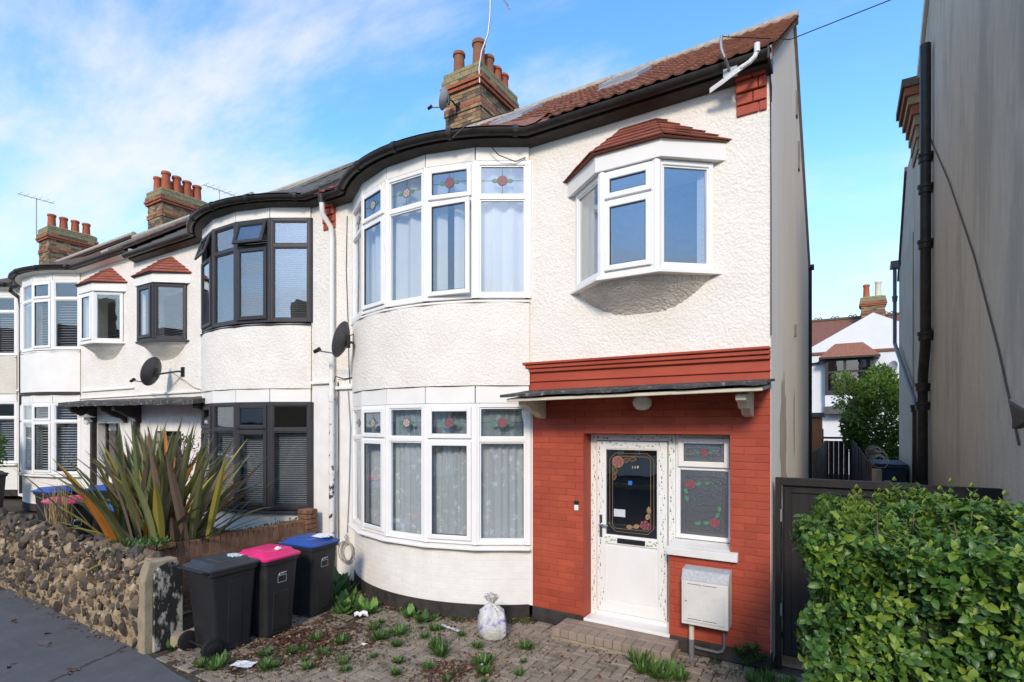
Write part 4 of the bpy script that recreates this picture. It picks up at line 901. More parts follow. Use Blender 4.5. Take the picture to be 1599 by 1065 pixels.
# lean-to canopy shared by the two middle doors
cn = thing('porch_canopy', (-12.3,5.4,2.8), 'long dark sagging porch canopy over the two middle front doors', 'canopy')
mb = MB(); rc_ = random.Random(6); rings = []
for k in range(31):
    X = -15.0+5.5*k/30; j = rc_.uniform(-.01,.012); w = .13-.05*(k/30)
    rings.append([(X,Y0-.62,2.62+w+j),(X,Y0-.62,2.70+w+j),(X,Y0-.05,2.80+w*.9+j*.5),(X,Y0-.05,2.72+w*.9)])
mb.loft(rings); mb.build('roof_slab', 'canopy_felt', cn, smooth=True)
for X, ln in ((-9.65,.52),(-12.7,.5),(-14.75,.5),(-13.3,.5)):
    mb = MB(); pr = [(0,2.80),(-ln,2.74),(-ln,2.64),(-ln*.75,2.60),(-ln*.5,2.52),(-ln*.2,2.48),(0,2.38)]
    mb.prism([(X-.06,Y0+y,z) for y, z in pr], [(X+.06,Y0+y,z) for y, z in pr]); mb.build('bracket', 'black_timber', cn, bevel=.005)
for X in (-12.75,-14.75):
    mb = MB(); mb.box(X-.06,X+.06,Y0-.09,Y0-.01,.3,2.42); mb.build('post', 'black_timber', cn)
ll = thing('lantern', (-14.2,5.3,2.4), 'small white enamel lantern hanging under the dark canopy', 'lamp')
mb = MB(); mb.lathe([(.02,.06),(.06,.03),(.16,0),(.165,-.012),(.05,-.012)], (-14.2,5.35,2.52)); mb.build('shade', 'flashing', ll, smooth=True)
mb = MB(); mb.lathe([(.05,-.012),(.06,-.08),(.05,-.15),(.01,-.17)], (-14.2,5.35,2.52)); mb.build('globe', 'lamp_globe', ll, smooth=True)
mb = MB(); mb.tube([(-14.2,5.35,2.58),(-14.2,5.4,2.66),(-14.2,5.6,2.66)], .012, 6); mb.build('arm', 'black_timber', ll)

# ---- chimneys (each rides on a party wall; a part of the house whose stack it is)
def chimney(root, X0, X1, Ya, Yb, zb, zt, pots, seed, dish=False):
    rk = random.Random(seed)
    core = MB(); core.box(X0+.012, X1-.012, Ya+.012, Yb-.012, zb, zt-.02); ch = core.build('chimney', 'brick_mortar', root)
    mb = MB(); n = int((zt-zb)/.075)
    for c in range(n):
        top = n-1-c; z0 = zb+c*.075; o = 0.0; red_ = False
        if top < 4: o = .06
        elif top in (4, 5): o = .085 if top == 4 else .055; red_ = True
        elif top in (10, 11): o = .025; red_ = top == 10
        if top < 2: o = .03
        for (ax, lo, hi, fix0, fix1) in (('x', X0-o, X1+o, Ya-o, Yb+o), ('y', Ya-o, Yb+o, X0-o, X1+o)):
            a = lo+(0 if (c+(ax == 'y')) % 2 else -.1125)
            while a < hi:
                u0, u1 = max(a, lo)+.004, min(a+.221, hi)-.0; a += .225
                if u1-u0 < .03: continue
                mb.cur = 3 if red_ else (4 if top < 3 else rk.choice((0,0,1,2,2)))
                j = rk.uniform(-.004,.004)
                for f, sgn in ((fix0, 1), (fix1, -1)):
                    f0, f1 = sorted((f+j, f+sgn*.05))
                    if ax == 'x': mb.box(u0, u1, f0, f1, z0+.005, z0+.07)
                    else:
                        q0, q1 = max(u0, Ya-o+.052), min(u1, Yb+o-.052)
                        if q1-q0 > .01: mb.box(f0, f1, q0, q1, z0+.005, z0+.07)
    tag(mb.build('brick', ['stock_brick', 'stock_brick_pale', 'stock_brick_dark', 'red_stock', 'lichen_cap'], ch), kind='stuff')
    mb = MB(); mb.prism([(X0-.02,Ya-.02,zt-.03),(X1+.02,Ya-.02,zt-.03),(X1+.02,Yb+.02,zt-.03),(X0-.02,Yb+.02,zt-.03)], [(X0+.12,Ya+.12,zt+.05),(X1-.12,Ya+.12,zt+.05),(X1-.12,Yb-.12,zt+.05),(X0+.12,Yb-.12,zt+.05)]); mb.build('flaunching', 'lichen_cap', ch)
    for k, (px, py, h, r_, m) in enumerate(pots):
        mb = MB(); mb.lathe([(r_*1.15,0),(r_*1.05,.05),(r_*.93,h*.8),(r_*.95,h*.84),(r_*1.12,h*.86),(r_*1.12,h*.95),(r_*1.02,h),(r_*.8,h),(r_*.75,h*.7)], (px, py, zt), 14); mb.build('chimney_pot', m, ch, smooth=True)
    return ch
c1 = chimney(H1, -7.20, -6.30, 9.10, 10.50, 7.4, 9.74, [(-7.0,9.32,.52,.12,'terracotta_dull'),(-6.52,9.36,.62,.13,'terracotta_dull'),(-6.52,9.72,.5,.12,'terracotta_dull'),(-6.52,10.02,.42,.12,'terracotta'),(-6.52,10.30,.42,.125,'terracotta'),(-7.0,9.9,.5,.12,'terracotta')], 1)
c2 = chimney(H3, -19.48, -18.58, 9.02, 10.5, 7.6, 9.95, [(-18.8,9.25+.33*k,.6-.03*k,.13,'terracotta') for k in range(4)]+[(-19.22,9.2+.36*k,.5,.12,'terracotta') for k in range(4)], 2)
c3 = chimney(H4, -25.6, -24.72, 8.14, 9.62, 7.4, 9.62, [(-25.1,8.36+.36*k,.52,.125,'terracotta') for k in range(4)], 3)

# ---- aerials and dishes
def dish(name, c, n, r_, wallpt, lnb, m, label, group=None):
    c = Vector(c); n = Vector(n).normalized(); x = n.cross(Vector((0,0,1))).normalized(); y = x.cross(n).normalized()
    t = thing(name, wallpt, label, 'satellite dish', group); rings = []
    for k in range(7):
        q = k/6; rr_ = r_*q+.001; rings.append([c+x*rr_*.92*cos(a)+y*rr_*1.08*sin(a)-n*(.09*(1-q*q)) for a in [2*pi*j/24 for j in range(24)]])
    for k in range(7):
        q = 1-k/6; rr_ = (r_*1.03)*q+.001; rings.append([c+x*rr_*.92*cos(a)+y*rr_*1.08*sin(a)-n*(.095*(1-q*q)+.012) for a in [2*pi*j/24 for j in range(24)]])
    mb = MB(); mb.loft(rings); mb.build('reflector', m, t, smooth=True)
    b = c-n*.13; w = Vector(wallpt); lb = Vector(lnb)
    mb = MB(); mb.tube([b+n*.03, b-n*.06, w+Vector((0,-.10,0)), w], .018, 8); mb.box(w.x-.05,w.x+.05,w.y-.02,w.y+.005,w.z-.09,w.z+.09); mb.tube([b+Vector((0,0,-.09)),b+Vector((0,0,.09))], .026, 8); mb.build('wall_bracket', 'black_plastic', t)
    mb = MB(); mb.tube([b-y*.08, c-y*r_*.9, lb], .012, 6); mb.build('arm', 'plastic_grey', t)
    mb = MB(); dd = (c-lb).normalized(); mb.tube([lb-dd*.05, lb+dd*.02, lb+dd*.05], [.03,.03,.038], 8); mb.build('receiver', 'black_plastic', t)
    return t
t = dish('satellite_dish', (-6.14,5.36,3.57), (-.90,-.40,.30), .24, (-6.18,Y0-.005,3.55), (-6.56,5.30,3.43), 'dish_grey', 'dark satellite dish on the white wall beside the bow window downpipe')
mb = MB(); mb.tube([(-6.15,5.50,3.62),(-6.10,5.55,3.66),(-6.05,5.6,3.6),(-6.08,5.64,3.5),(-6.19,5.70,3.42),(-6.19,5.715,3.2),(-6.24,5.715,3.06),(-6.45,5.71,3.04),(-6.58,5.66,3.08),(-6.6,5.64,3.0)], .008, 6); mb.build('cable', 'cable_black', t, smooth=True)
t = dish('satellite_dish', (-11.42,5.34,3.38), (-.90,-.40,.30), .26, (-11.0,Y0-.005,3.38), (-11.95,5.26,3.22), 'dish_grey', 'dark satellite dish above the long dark porch canopy')
mb = MB(); mb.tube([(-11.1,5.6,3.34),(-10.9,5.7,3.2),(-10.6,5.71,3.06),(-10.2,5.71,2.98),(-9.9,5.7,3.0)], .010, 6); mb.build('cable', 'cable_grey', t, smooth=True)
dish('satellite_dish', (-6.98,8.75,9.0), (-.9,-.3,.3), .20, (-6.85,9.09,8.95), (-7.3,8.72,8.9), 'dish_pale', 'pale grey satellite dish on the brick chimney with the tall aerial')
ae = thing('tv_aerial', (-6.30,9.1,9.3), 'tall bent television aerial mast strapped to the brick chimney', 'aerial')
mb = MB(); mb.tube([(-6.28,9.05,9.25),(-6.28,9.03,9.55),(-6.22,9.03,9.85),(-6.08,9.05,10.15),(-6.03,9.05,10.5),(-6.0,9.05,11.5)], .018, 8); mb.build('mast', 'metal_grey', ae, smooth=True)
mb = MB(); mb.tube([(-6.0,9.05,11.2),(-5.55,9.0,10.42)], .012, 6); mb.tube([(-6.0,9.05,11.2),(-6.5,9.1,11.9)], .012, 6)
for k in range(5): a = k*.2; q = Vector((-6.0+.45*(a-.2), 9.05, 11.2-.78*(a-.2))); mb.tube([q+Vector((0,-.22,0)), q+Vector((0,.22,0))], .006, 5)
mb.build('boom', 'metal_grey', ae)
def far_aerial(x, y, z, h, label):
    t = thing('tv_aerial', (x,y,z), label, 'aerial'); mb = MB(); mb.tube([(x,y,z),(x,y,z+h)], .016, 6); mb.build('mast', 'metal_grey', t)
    mb = MB(); mb.tube([(x-.1,y-.5,z+h),(x+.1,y+.5,z+h-.06)], .012, 5)
    for k in range(6): q = -.45+.18*k; mb.tube([(x-.25+.2*q,y+q,z+h-.06*q),(x+.25+.2*q,y+q,z+h-.06*q)], .006, 4)
    mb.build('boom', 'metal_grey', t); return t
far_aerial(-18.6, 10.9, 7.6, 2.95, 'thin television aerial behind the chimney with eight red pots'); far_aerial(-25.7, 8.1, 9.2, 1.6, 'thin television aerial beside the chimney with four pots in a row')

# ---- curtains and blinds
def curtain(name, Xp, s, zo, z0, z1, m, label, cat, dr=-.12, wav=.02, nw=52, t0=-.97, t1=.97, gap=None):
    mb = MB(); n = nw*4; rings = []; rk = random.Random(int(abs(Xp)*10+z0*7)); ph = 0
    for k in range(n+1):
        t = TH*(t0+(t1-t0)*k/n); ph += rk.uniform(.5, 1.5)
        if gap and gap[0] < t/TH < gap[1]: 
            if len(rings) > 1: mb.loft(rings, False, False)
            rings = []; continue
        ring = []
        for z in (z0, (z0+z1)/2, z1): l, y = arc(t, dr+wav*sin(ph)*(1 if z < z1 else .6)); ring.append((Xp+s*l, Y0+y, zo+z))
        rings.append(ring)
    mb.loft(rings, False, False); o = mb.build(name, m, recalc=False, smooth=True, org=(Xp+s*LC, Y0-.4, zo+z0)); return tag(o, label, cat)
curtain('net_curtain', -6.74, 1, 0, .93, 2.56, 'lace', 'white lace net curtain inside the lower bow window with red roses', 'curtain')
curtain('curtain', -6.74, 1, 0, 3.9, 5.5, 'curtain', 'pale blue white curtain inside the upper bow window', 'curtain', wav=.035, nw=20, gap=(.36,.39))
def blind(Xp, s, zo, z0, z1, label, pitch=.05, m='blind', wd=.045):
    mb = MB(); z = z0
    tv = [-TH*.96+2*TH*.96*k/5 for k in range(6)]
    while z < z1:
        for a, b in zip(tv[:-1], tv[1:]):
            A0 = arc(a+.012, -.10); B0 = arc(b-.012, -.10); A1 = arc(a+.012, -.10-wd); B1 = arc(b-.012, -.10-wd)
            mb.quad(*[(Xp+s*q[0], Y0+q[1], zo+zz) for q, zz in ((A0, z), (B0, z), (B1, z+.018), (A1, z+.018))])
        z += pitch
    o = mb.build('venetian_blind', m, recalc=False, org=(Xp+s*LC, Y0-.4, zo+z0)); tag(o, label, 'blind')
blind(-19.02, 1, .26, 3.93, 5.05, 'white slatted blind in the upper bow window of the smooth white house', .062); blind(-19.02, 1, .26, .95, 2.5, 'white slatted blind in the lower bow window of the smooth white house', .062)
blind(-6.74, -1, .10, .95, 2.1, 'fine slatted blind in the lower charcoal bow window', .034, 'blind_grey', .022); blind(-6.74, -1, .10, 3.93, 5.5, 'fine slatted blind in the upper charcoal bow window', .030, 'blind_grey', .028)
blind(-19.02, -1, .38, 3.93, 5.05, 'white slatted blind in the upper window of the cream house', .062); blind(-19.02, -1, .38, .95, 2.1, 'white slatted blind in the lower window of the cream house', .062)
def flat_blind(name, x0, x1, y, z0, z1, pitch, label, m='blind'):
    mb = MB(); z = z0
    while z < z1: mb.quad((x0,y,z),(x1,y,z),(x1,y+.04,z+.016),(x0,y+.04,z+.016)); z += pitch
    tag(mb.build(name, m, recalc=False, org=((x0+x1)/2,y,z0)), label, 'blind')
flat_blind('venetian_blind', -14.8,-13.5,Y0-.02,.26+3.95,.26+4.9,.06,'white slatted blind in the white framed oriel window')
flat_blind('venetian_blind', -12.2,-11.0,Y0-.02,.1+3.95,.1+4.9,.05,'white slatted blind in the charcoal framed oriel window')
mb = MB(); rings = []
for k in range(41): x = -2.50+.30*k/40; rings.append([(x, Y0+.0+.02*sin(k*1.3), z) for z in (3.95, 4.4, 4.93)])
mb.loft(rings, False, False); tag(mb.build('oriel_curtain', 'curtain', recalc=False, smooth=True, org=(-2.3,Y0,3.95)), 'pale curtain drawn to one side inside the white oriel window', 'curtain')
# ------------------------------------------------------------------ grey rendered house across the alley
RH = thing('rendered_house', (3.0,10,0), 'tall grey rendered house wall with black soil pipes beside the alley', 'house')
WX = 1.10
pts = [(5.15,0),(15.3,0),(15.3,5.95),(13.8,7.55),(12.35,7.55),(12.35,7.75),(11.9,7.9),(8.55,9.95),(5.15,7.9)]
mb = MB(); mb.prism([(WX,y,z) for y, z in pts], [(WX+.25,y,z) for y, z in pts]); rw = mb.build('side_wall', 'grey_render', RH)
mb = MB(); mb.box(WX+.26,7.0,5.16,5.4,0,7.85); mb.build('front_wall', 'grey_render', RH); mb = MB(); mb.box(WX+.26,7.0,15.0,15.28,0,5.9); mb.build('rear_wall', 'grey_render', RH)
mb = MB(); mb.prism([(WX-.04,4.9,7.75),(WX-.04,8.55,10.1),(WX-.04,12.1,7.9),(WX-.04,8.55,9.95)], [(7.0,4.9,7.75),(7.0,8.55,10.1),(7.0,12.1,7.9),(7.0,8.55,9.95)]); mb.build('roof', 'brown_tile', RH)
mb = MB(); mb.prism([(WX-.04,13.7,7.62),(WX-.04,15.5,5.75),(WX-.04,15.5,5.68),(WX-.04,13.7,7.53)], [(7.0,13.7,7.62),(7.0,15.5,5.75),(7.0,15.5,5.68),(7.0,13.7,7.53)]); mb.build('rear_roof', 'brown_tile', RH)
mb = MB()
for a, b in (((12.05,7.84),(8.55,9.97)),): mb.hexa([(WX-.05,a[0],a[1]-.14),(WX-.005,a[0],a[1]-.14),(WX-.005,b[0],b[1]-.14),(WX-.05,b[0],b[1]-.14),(WX-.05,a[0],a[1]+.05),(WX-.005,a[0],a[1]+.05),(WX-.005,b[0],b[1]+.05),(WX-.05,b[0],b[1]+.05)])
mb.build('bargeboard', 'cream_timber', RH)
mb = MB()                                      # stepped brick corbel at the rear of the verge
for k, (z0, z1, o, m_) in enumerate(((7.05,7.25,.03,0),(7.25,7.45,.05,0),(7.45,7.62,.08,0),(7.62,7.78,.12,1),(7.78,7.92,.17,0),(7.92,8.06,.22,1),(8.06,8.2,.26,2))):
    mb.cur = m_; mb.box(WX-o, WX-.006, 11.55-k*.04, 12.35+k*.03, z0, z1-.006)
mb.build('brick_corbel', ['stock_brick_pale', 'red_stock', 'stock_brick_dark'], RH)
mb = MB(); mb.box(WX-.02,WX-.004,12.40,15.25,0,5.9); mb.build('rear_sunlit_tint', 'tan_bare_and_sunlit', rw)  # sunlit rear stretch of the wall, the sunlight put into its tan colour
def pipe(name, pts, r_, m, joints=(), root=RH):
    mb = MB(); mb.tube(pts, r_, 12); o = mb.build(name, m, root, smooth=True)
    for a in joints: a = Vector(a); MB().tube([a-Vector((0,0,.05)), a+Vector((0,0,.02)), a+Vector((0,0,.03)), a+Vector((0,0,.07))], [r_*1.3,r_*1.3,r_*1.5,r_*1.5], 12).build('pipe_collar', m, o, smooth=True)
    return o
px = WX-.09
soil_pipe = pipe('soil_pipe', [(px,9.85,7.85),(px,9.85,3.62),(px,9.9,3.45),(px,10.12,3.15),(px,10.2,2.95),(px,10.2,0)], .068, 'gutter_black', [(px,9.85,6.2),(px,9.85,5.75),(px,9.85,4.95),(px,9.85,3.62),(px,10.2,2.9),(px,10.2,2.62)])
pipe('waste_pipe', [(px,11.0,2.62),(px,11.0,0)], .06, 'gutter_black', [(px,11.0,2.6)])
pipe('rainwater_pipe', [(px-.02,15.1,6.0),(px-.02,15.1,4.2),(px-.02,14.6,4.0),(px-.0,11.4,2.78),(px,11.0,2.62)], .038, 'plastic_grey', [(px-.02,15.1,5.2)])
mb = MB(); mb.tube([(px-.1,15.3,5.98),(7,15.3,5.98)], .06, 8); mb.box(px-.1,px+.06,15.02,15.18,5.9,6.06); mb.build('rear_gutter', 'plastic_grey', RH)
mb = MB(); mb.tube([(WX-.012,10.5,6.9),(WX-.012,8.4,5.3),(WX-.012,6.9,4.0),(WX-.012,5.9,2.95),(WX-.012,5.3,2.2)], .008, 5); mb.tube([(WX-.01,10.9,6.4),(WX-.01,10.92,4.0),(WX-.01,10.9,2.8)], .008, 5); mb.build('wall_cable', 'cable_brown', RH)
mb = MB(); mb.box(WX-.015,WX-.004,10.3,10.45,4.55,4.75); mb.build('air_brick', 'red_stock', rw)
mb = MB(); mb.box(WX-.10,WX-.004,9.95,10.25,3.70,3.76); mb.build('overflow_ledge', 'concrete', rw)
mb = MB(); mb.hexa([(WX-.10,4.7,2.42),(WX+.9,4.7,2.42),(WX+.9,5.15,2.50),(WX-.10,5.15,2.50),(WX-.10,4.7,2.445),(WX+.9,4.7,2.445),(WX+.9,5.15,2.53),(WX-.10,5.15,2.53)]); cp = mb.build('porch_roof', 'slate', RH)
mb = MB(); pr = [(5.15,2.49),(4.75,2.42),(4.75,2.38),(4.9,2.36),(5.0,2.34),(5.15,2.32)]; mb.prism([(WX-.08,y,z) for y, z in pr], [(WX-.03,y,z) for y, z in pr]); mb.build('porch_bracket', 'black_timber', cp)

# ------------------------------------------------------------------ side gate and panel
gt = thing('side_gate', (-.05,5.84,0), 'tall dark brown boarded side gate beside the red wall', 'gate')
mb = MB(); mb.box(-.565,-.515,5.80,5.88,.0,1.84); mb.box(.50,.56,5.80,5.88,0,1.84); mb.box(-.515,.50,5.80,5.88,1.77,1.84); mb.build('gate_frame', 'old_gate', gt, bevel=.004)
mb = MB(); mb.box(-.505,.49,5.835,5.855,.13,1.765); mb.build('panel', 'old_gate', gt)
mb = MB(); mb.box(-.49,-.43,5.82,5.834,.14,1.74); mb.box(.42,.48,5.82,5.834,.14,1.74); mb.box(-.43,.42,5.82,5.834,1.70,1.74); mb.box(-.43,.42,5.82,5.834,.14,.2); mb.build('bead', 'old_gate', gt, bevel=.003)
mb = MB(); mb.box(-.520,-.505,5.79,5.80,.52,.64); mb.box(-.520,-.505,5.79,5.80,1.42,1.54); mb.build('hinge', 'metal_grey', gt)
fp = thing('fence_panel', (.83,5.84,0), 'low dark fence panel with a brown top rail against the rendered wall', 'fence')
mb = MB(); mb.box(.565,1.095,5.82,5.87,1.74,1.83); mb.build('rail', 'old_gate', fp, bevel=.005)
for k in range(5): MB().box(.57+k*.105,.67+k*.105,5.835,5.86,.05,1.735).build('board', 'old_gate', fp)

# ------------------------------------------------------------------ alley fences, far gate, tree and the house beyond
def board_fence(name, x0, y0, x1, y1, n, hfun, label, m):
    t = thing(name, (x0,y0,0), label, 'fence'); rk = random.Random(int(y0*10)); dx, dy = (x1-x0)/n, (y1-y0)/n; L_ = sqrt(dx*dx+dy*dy)
    me = [bevel_box('board', m, L_*.93, .018, 1, .003, .004, k) for k in range(3)]
    for k in range(n):
        h = hfun(k/n)+rk.uniform(-.02,.02); inst('board', me[k % 3], t, (dx*(k+.5), dy*(k+.5), h/2), (rk.gauss(0,.01), rk.gauss(0,.01), math.atan2(dy, dx)), (1,1,h))
    return t
board_fence('board_fence', -.52, 12.4, -.50, 22.0, 64, lambda t: 1.80, 'weathered board fence along the side of the white gable', 'fence_wood')
rfn = board_fence('board_fence', .38, 8.2, .22, 22.0, 92, lambda t: 1.72+.15*t, 'dark board fence with coiled wire on top', 'fence_dark')
mb = MB(); mb.box(.30,.40,8.05,8.18,0,1.80); mb.box(.42,.50,8.08,8.16,0,1.66); mb.build('post', 'fence_wood', rfn, bevel=.006)
mb = MB(); rk = random.Random(3)
for c in range(7):
    cy_, cz, r_ = 8.6+c*.42, 1.86+rk.uniform(-.03,.05), rk.uniform(.06,.10)
    mb.tube([(.42+rk.uniform(-.02,.02)+r_*1.1*cos(t), cy_+.25*t/6, cz+r_*sin(t)) for t in [2*pi*q/16*1.6 for q in range(17)]], .0045, 4)
tag(mb.build('wire_coil', 'metal_grey', org=(.42,9.5,1.75)), 'loose coils of pale wire along the top of the dark fence', 'wire')
ag = thing('alley_gate', (-.25,22.2,0), 'brown boarded gate closing the far end of the alley', 'gate')
for k in range(5): MB().box(-.60+k*.15,-.455+k*.15,22.15,22.18,.05,1.78).build('board', 'fence_dark', ag)
MB().box(-.72,-.61,22.1,22.22,0,2.2).build('post', 'navy_board', ag); MB().box(.16,.27,22.1,22.22,0,2.2).build('post', 'navy_board', ag); MB().box(-.61,.16,22.12,22.2,1.85,1.92).build('rail', 'navy_board', ag)
sh = thing('timber_shed', (-1.6,20.5,0), 'orange timber shed with a flat dark roof behind the fence', 'shed')
for k in range(10): MB().box(-2.4,-.62,20.5,20.53,1.2+k*.14,1.335+k*.14).build('board', 'orange_timber', sh)
MB().box(-2.4,-.64,20.54,22.0,0,2.58).build('body', 'orange_timber', sh); MB().box(-2.5,-.55,20.42,22.1,2.6,2.74).build('roof', 'slate', sh)
bx = thing('storage_bunker', (.85,13.4,0), 'navy blue boarded storage bunker beside the rendered wall', 'shed')
MB().box(.50,1.03,12.9,14.4,0,1.50).build('body', 'navy_board', bx); MB().box(.47,1.05,12.85,14.45,1.505,1.58).build('lid', 'navy_board', bx)
for k in range(5): MB().box(.505+k*.105,.602+k*.105,12.878,12.899,.05,1.49).build('board', 'navy_board', bx)
# white house beyond
BH = thing('rear_house', (0,31,0), 'white house with red tiled roof and brown oriel beyond the alley', 'house')
YB = 30
mb = MB(); pr = [(-9,0),(9,0),(9,5.0),(3.2,6.2),(1.0,7.75),(-1.6,6.55),(-2.2,6.2),(-9,5.0)]
pr = [(-9,0),(9,0),(9,5.6),(4.2,5.9),(1.15,7.4),(-1.65,5.9),(-9,5.6)]
mb.prism([(x,YB,z) for x, z in pr], [(x,YB+.3,z) for x, z in pr]); mb.build('front_wall', 'pale_house', BH)
mb = MB(); mb.hexa([(-9,YB-.1,5.7),(9,YB-.1,5.7),(9,YB+4.2,7.9),(-9,YB+4.2,7.9),(-9,YB-.1,5.78),(9,YB-.1,5.78),(9,YB+4.2,8.0),(-9,YB+4.2,8.0)]); br = mb.build('roof', 'roof_tile', BH)
mb = MB()
for k in range(14): x = -6+k*.8; mb.tube([(x-.2,YB+4.2,8.08),(x-.12,YB+4.2,8.2),(x,YB+4.2,8.12),(x+.12,YB+4.2,8.2),(x+.2,YB+4.2,8.08)], .03, 5)
mb.tube([(-9,YB+4.2,8.0),(9,YB+4.2,8.0)], .12, 6); mb.build('ridge', 'brown_tile', br)
mb = MB(); pr = [(-2.0,5.75),(1.15,7.55),(4.4,5.85)]
mb.prism([(x,YB-.02,z-.05) for x, z in pr], [(x,YB+.34,z-.05) for x, z in pr]) ; mb.build('gable_front', 'pale_house', BH)
# oriel of the rear house
mb = MB(); x0, x1 = -.75, 1.15; mb.box(x0,x1,YB-.55,YB-.03,3.75,5.45); bo = mb.build('oriel_window', 'anthracite', BH)
for a, b, c, d in ((-.62,-.02,3.95,4.75),(.10,1.02,3.95,4.75),(-.62,-.02,4.85,5.3),(.10,1.02,4.85,5.3)): MB().box(a,b,YB-.57,YB-.552,c,d).build('pane', 'dim_glass', bo)
mb = MB()
for a in (-.5,.3): mb.box(a,a+.45,YB-.551,YB-.5505,3.95,4.7)
mb.build('curtain', 'curtain', bo)
mb = MB(); mb.prism([(x0-.25,YB-.8,5.48),(x1+.25,YB-.8,5.48),(x1+.25,YB-.03,5.48),(x0-.25,YB-.03,5.48)], [(x0+.4,YB-.2,6.15),(x1-.4,YB-.2,6.15),(x1-.4,YB-.03,6.15),(x0+.4,YB-.03,6.15)]); mb.build('oriel_roof', 'roof_tile', BH)
mb = MB(); mb.box(x0-.25,x1+.25,YB-.82,YB-.03,5.40,5.476); mb.tube([(-1.6,YB-.1,5.25),(-1.0,YB-.1,5.3),(-.95,YB-.3,5.42)], .05, 6); mb.build('oriel_gutter', 'gutter_black', BH)
MB().box(x0,x1,YB-.5,YB-.03,3.2,3.74).build('oriel_base', 'pale_house', BH); MB().box(-.8,1.2,YB-.56,YB-.03,2.85,3.18).build('oriel_beam', 'slate', BH)
mb = MB(); mb.prism([(2.9,YB-.8,5.4),(4.8,YB-.8,5.4),(4.8,YB-.03,5.4),(2.9,YB-.03,5.4)], [(3.4,YB-.2,6.0),(4.4,YB-.2,6.0),(4.4,YB-.03,6.0),(3.4,YB-.03,6.0)]); mb.build('second_oriel_roof', 'brown_tile', BH)
MB().box(3.0,4.7,YB-.6,YB-.03,3.7,5.38).build('second_oriel', 'upvc', BH)
chimney(BH, .75, 1.75, YB+2.6, YB+3.4, 6.8, 8.75, [(.98,YB+3,.7,.14,'terracotta'),(1.48,YB+3,.82,.14,'cream_timber')], 4)
dish('satellite_dish', (1.85,YB-.25,4.95), (-.6,-.7,.3), .26, (1.95,YB-.03,4.95), (1.55,YB-.5,4.8), 'dish_pale', 'pale satellite dish on the white house beyond the alley')
far_aerial_ = None

# ------------------------------------------------------------------ houses over the road (they stand in the windows' reflections and shade the street)
def opposite(X0, X1, zo, label, wall, roofm):
    t = thing('opposite_house', ((X0+X1)/2,-15,0), label, 'house', 'houses on the other side of the road'); F0 = -13.2
    mb = MB(); mb.box(X0+.02,X1-.02,F0-8,F0,0,5.3+zo); mb.build('wall', wall, t)
    mb = MB(); mb.prism([(X0,F0+.3,5.25+zo),(X0,F0-4,7.7+zo),(X0,F0-8.3,5.25+zo)], [(X1,F0+.3,5.25+zo),(X1,F0-4,7.7+zo),(X1,F0-8.3,5.25+zo)]); rf_ = mb.build('roof', roofm, t)
    xm = X0+(X1-X0)*.3
    mb = MB(); pr = [(xm-1.45,0),(xm+1.45,0),(xm+1.45,5.1+zo),(xm,7.2+zo),(xm-1.45,5.1+zo)]; mb.prism([(x,F0+.01,z) for x, z in pr], [(x,F0+.7,z) for x, z in pr]); mb.build('gable_bay', 'white_board' if wall != 'white_board' else 'roughcast_cream', t)
    mb = MB()
    for s_ in (-1,1): mb.hexa([(xm,F0-.1,7.25+zo),(xm,F0+.9,7.25+zo),(xm+s_*1.75,F0+.9,4.85+zo),(xm+s_*1.75,F0-.1,4.85+zo),(xm,F0-.1,7.42+zo),(xm,F0+.9,7.42+zo),(xm+s_*1.75,F0+.9,5.02+zo),(xm+s_*1.75,F0-.1,5.02+zo)])
    mb.build('gable_roof', roofm, t)
    for a, b, c, d, y in ((xm-1.1,xm+1.1,3.4,4.8,F0+.7),(xm-1.2,xm+1.2,.9,2.4,F0+.7),(X1-1.9,X1-.9,3.5,4.8,F0)):
        w = MB(); w.box(a,b,y+.001,y+.05,c+zo,d+zo); w = w.build('window', 'upvc', t)
        n = 3 if b-a > 1.5 else 1
        for k in range(n): q = (b-a-.1)/n; MB().box(a+.08+k*q,a+q+.02+k*q,y+.051,y+.06,c+.1+zo,d-.1+zo).build('pane', 'dim_glass', w)
    d_ = MB(); d_.box(X1-2.0,X1-1.0,F0+.001,F0+.06,0.1+zo,2.2+zo); d_.build('door', 'navy_board', t)
    mb = MB(); mb.box(X1-.5,X1+.4,F0-4.6,F0-3.5,6.8+zo,9.2+zo); mb.build('chimney', 'stock_brick_pale', t)
opposite(-27.4,-21.4,.35,'cream gabled house over the road with terracotta roof, facing the cream terrace house','roughcast_cream','roof_tile')
opposite(-21.4,-15.4,.25,'white gabled house over the road facing the smooth white terrace house','white_board','brown_tile')
opposite(-15.4,-9.4,.12,'cream gabled house over the road facing the charcoal framed house','roughcast_cream','roof_tile')
opposite(-9.4,-3.4,0,'brick gabled house over the road facing the lace curtained bow window','stock_brick_pale','brown_tile')
opposite(-3.4,2.6,0,'white gabled house over the road facing the red porch','white_board','roof_tile')
opposite(2.6,8.6,0,'brick gabled house over the road facing the grey rendered house','stock_brick_pale','brown_tile')
for z0, z1 in ((.9,2.2),(3.6,4.9)):            # street windows of the rendered house
    w = MB(); w.box(2.3,4.1,5.10,5.158,z0,z1); w = w.build('window', 'upvc', RH)
    for k in range(3): MB().box(2.38+k*.57,2.88+k*.57,5.085,5.098,z0+.08,z1-.08).build('pane', 'dim_glass', w)
    MB().box(2.2,4.2,5.0,5.158,z0-.09,z0-.002).build('sill', 'white_board', w)
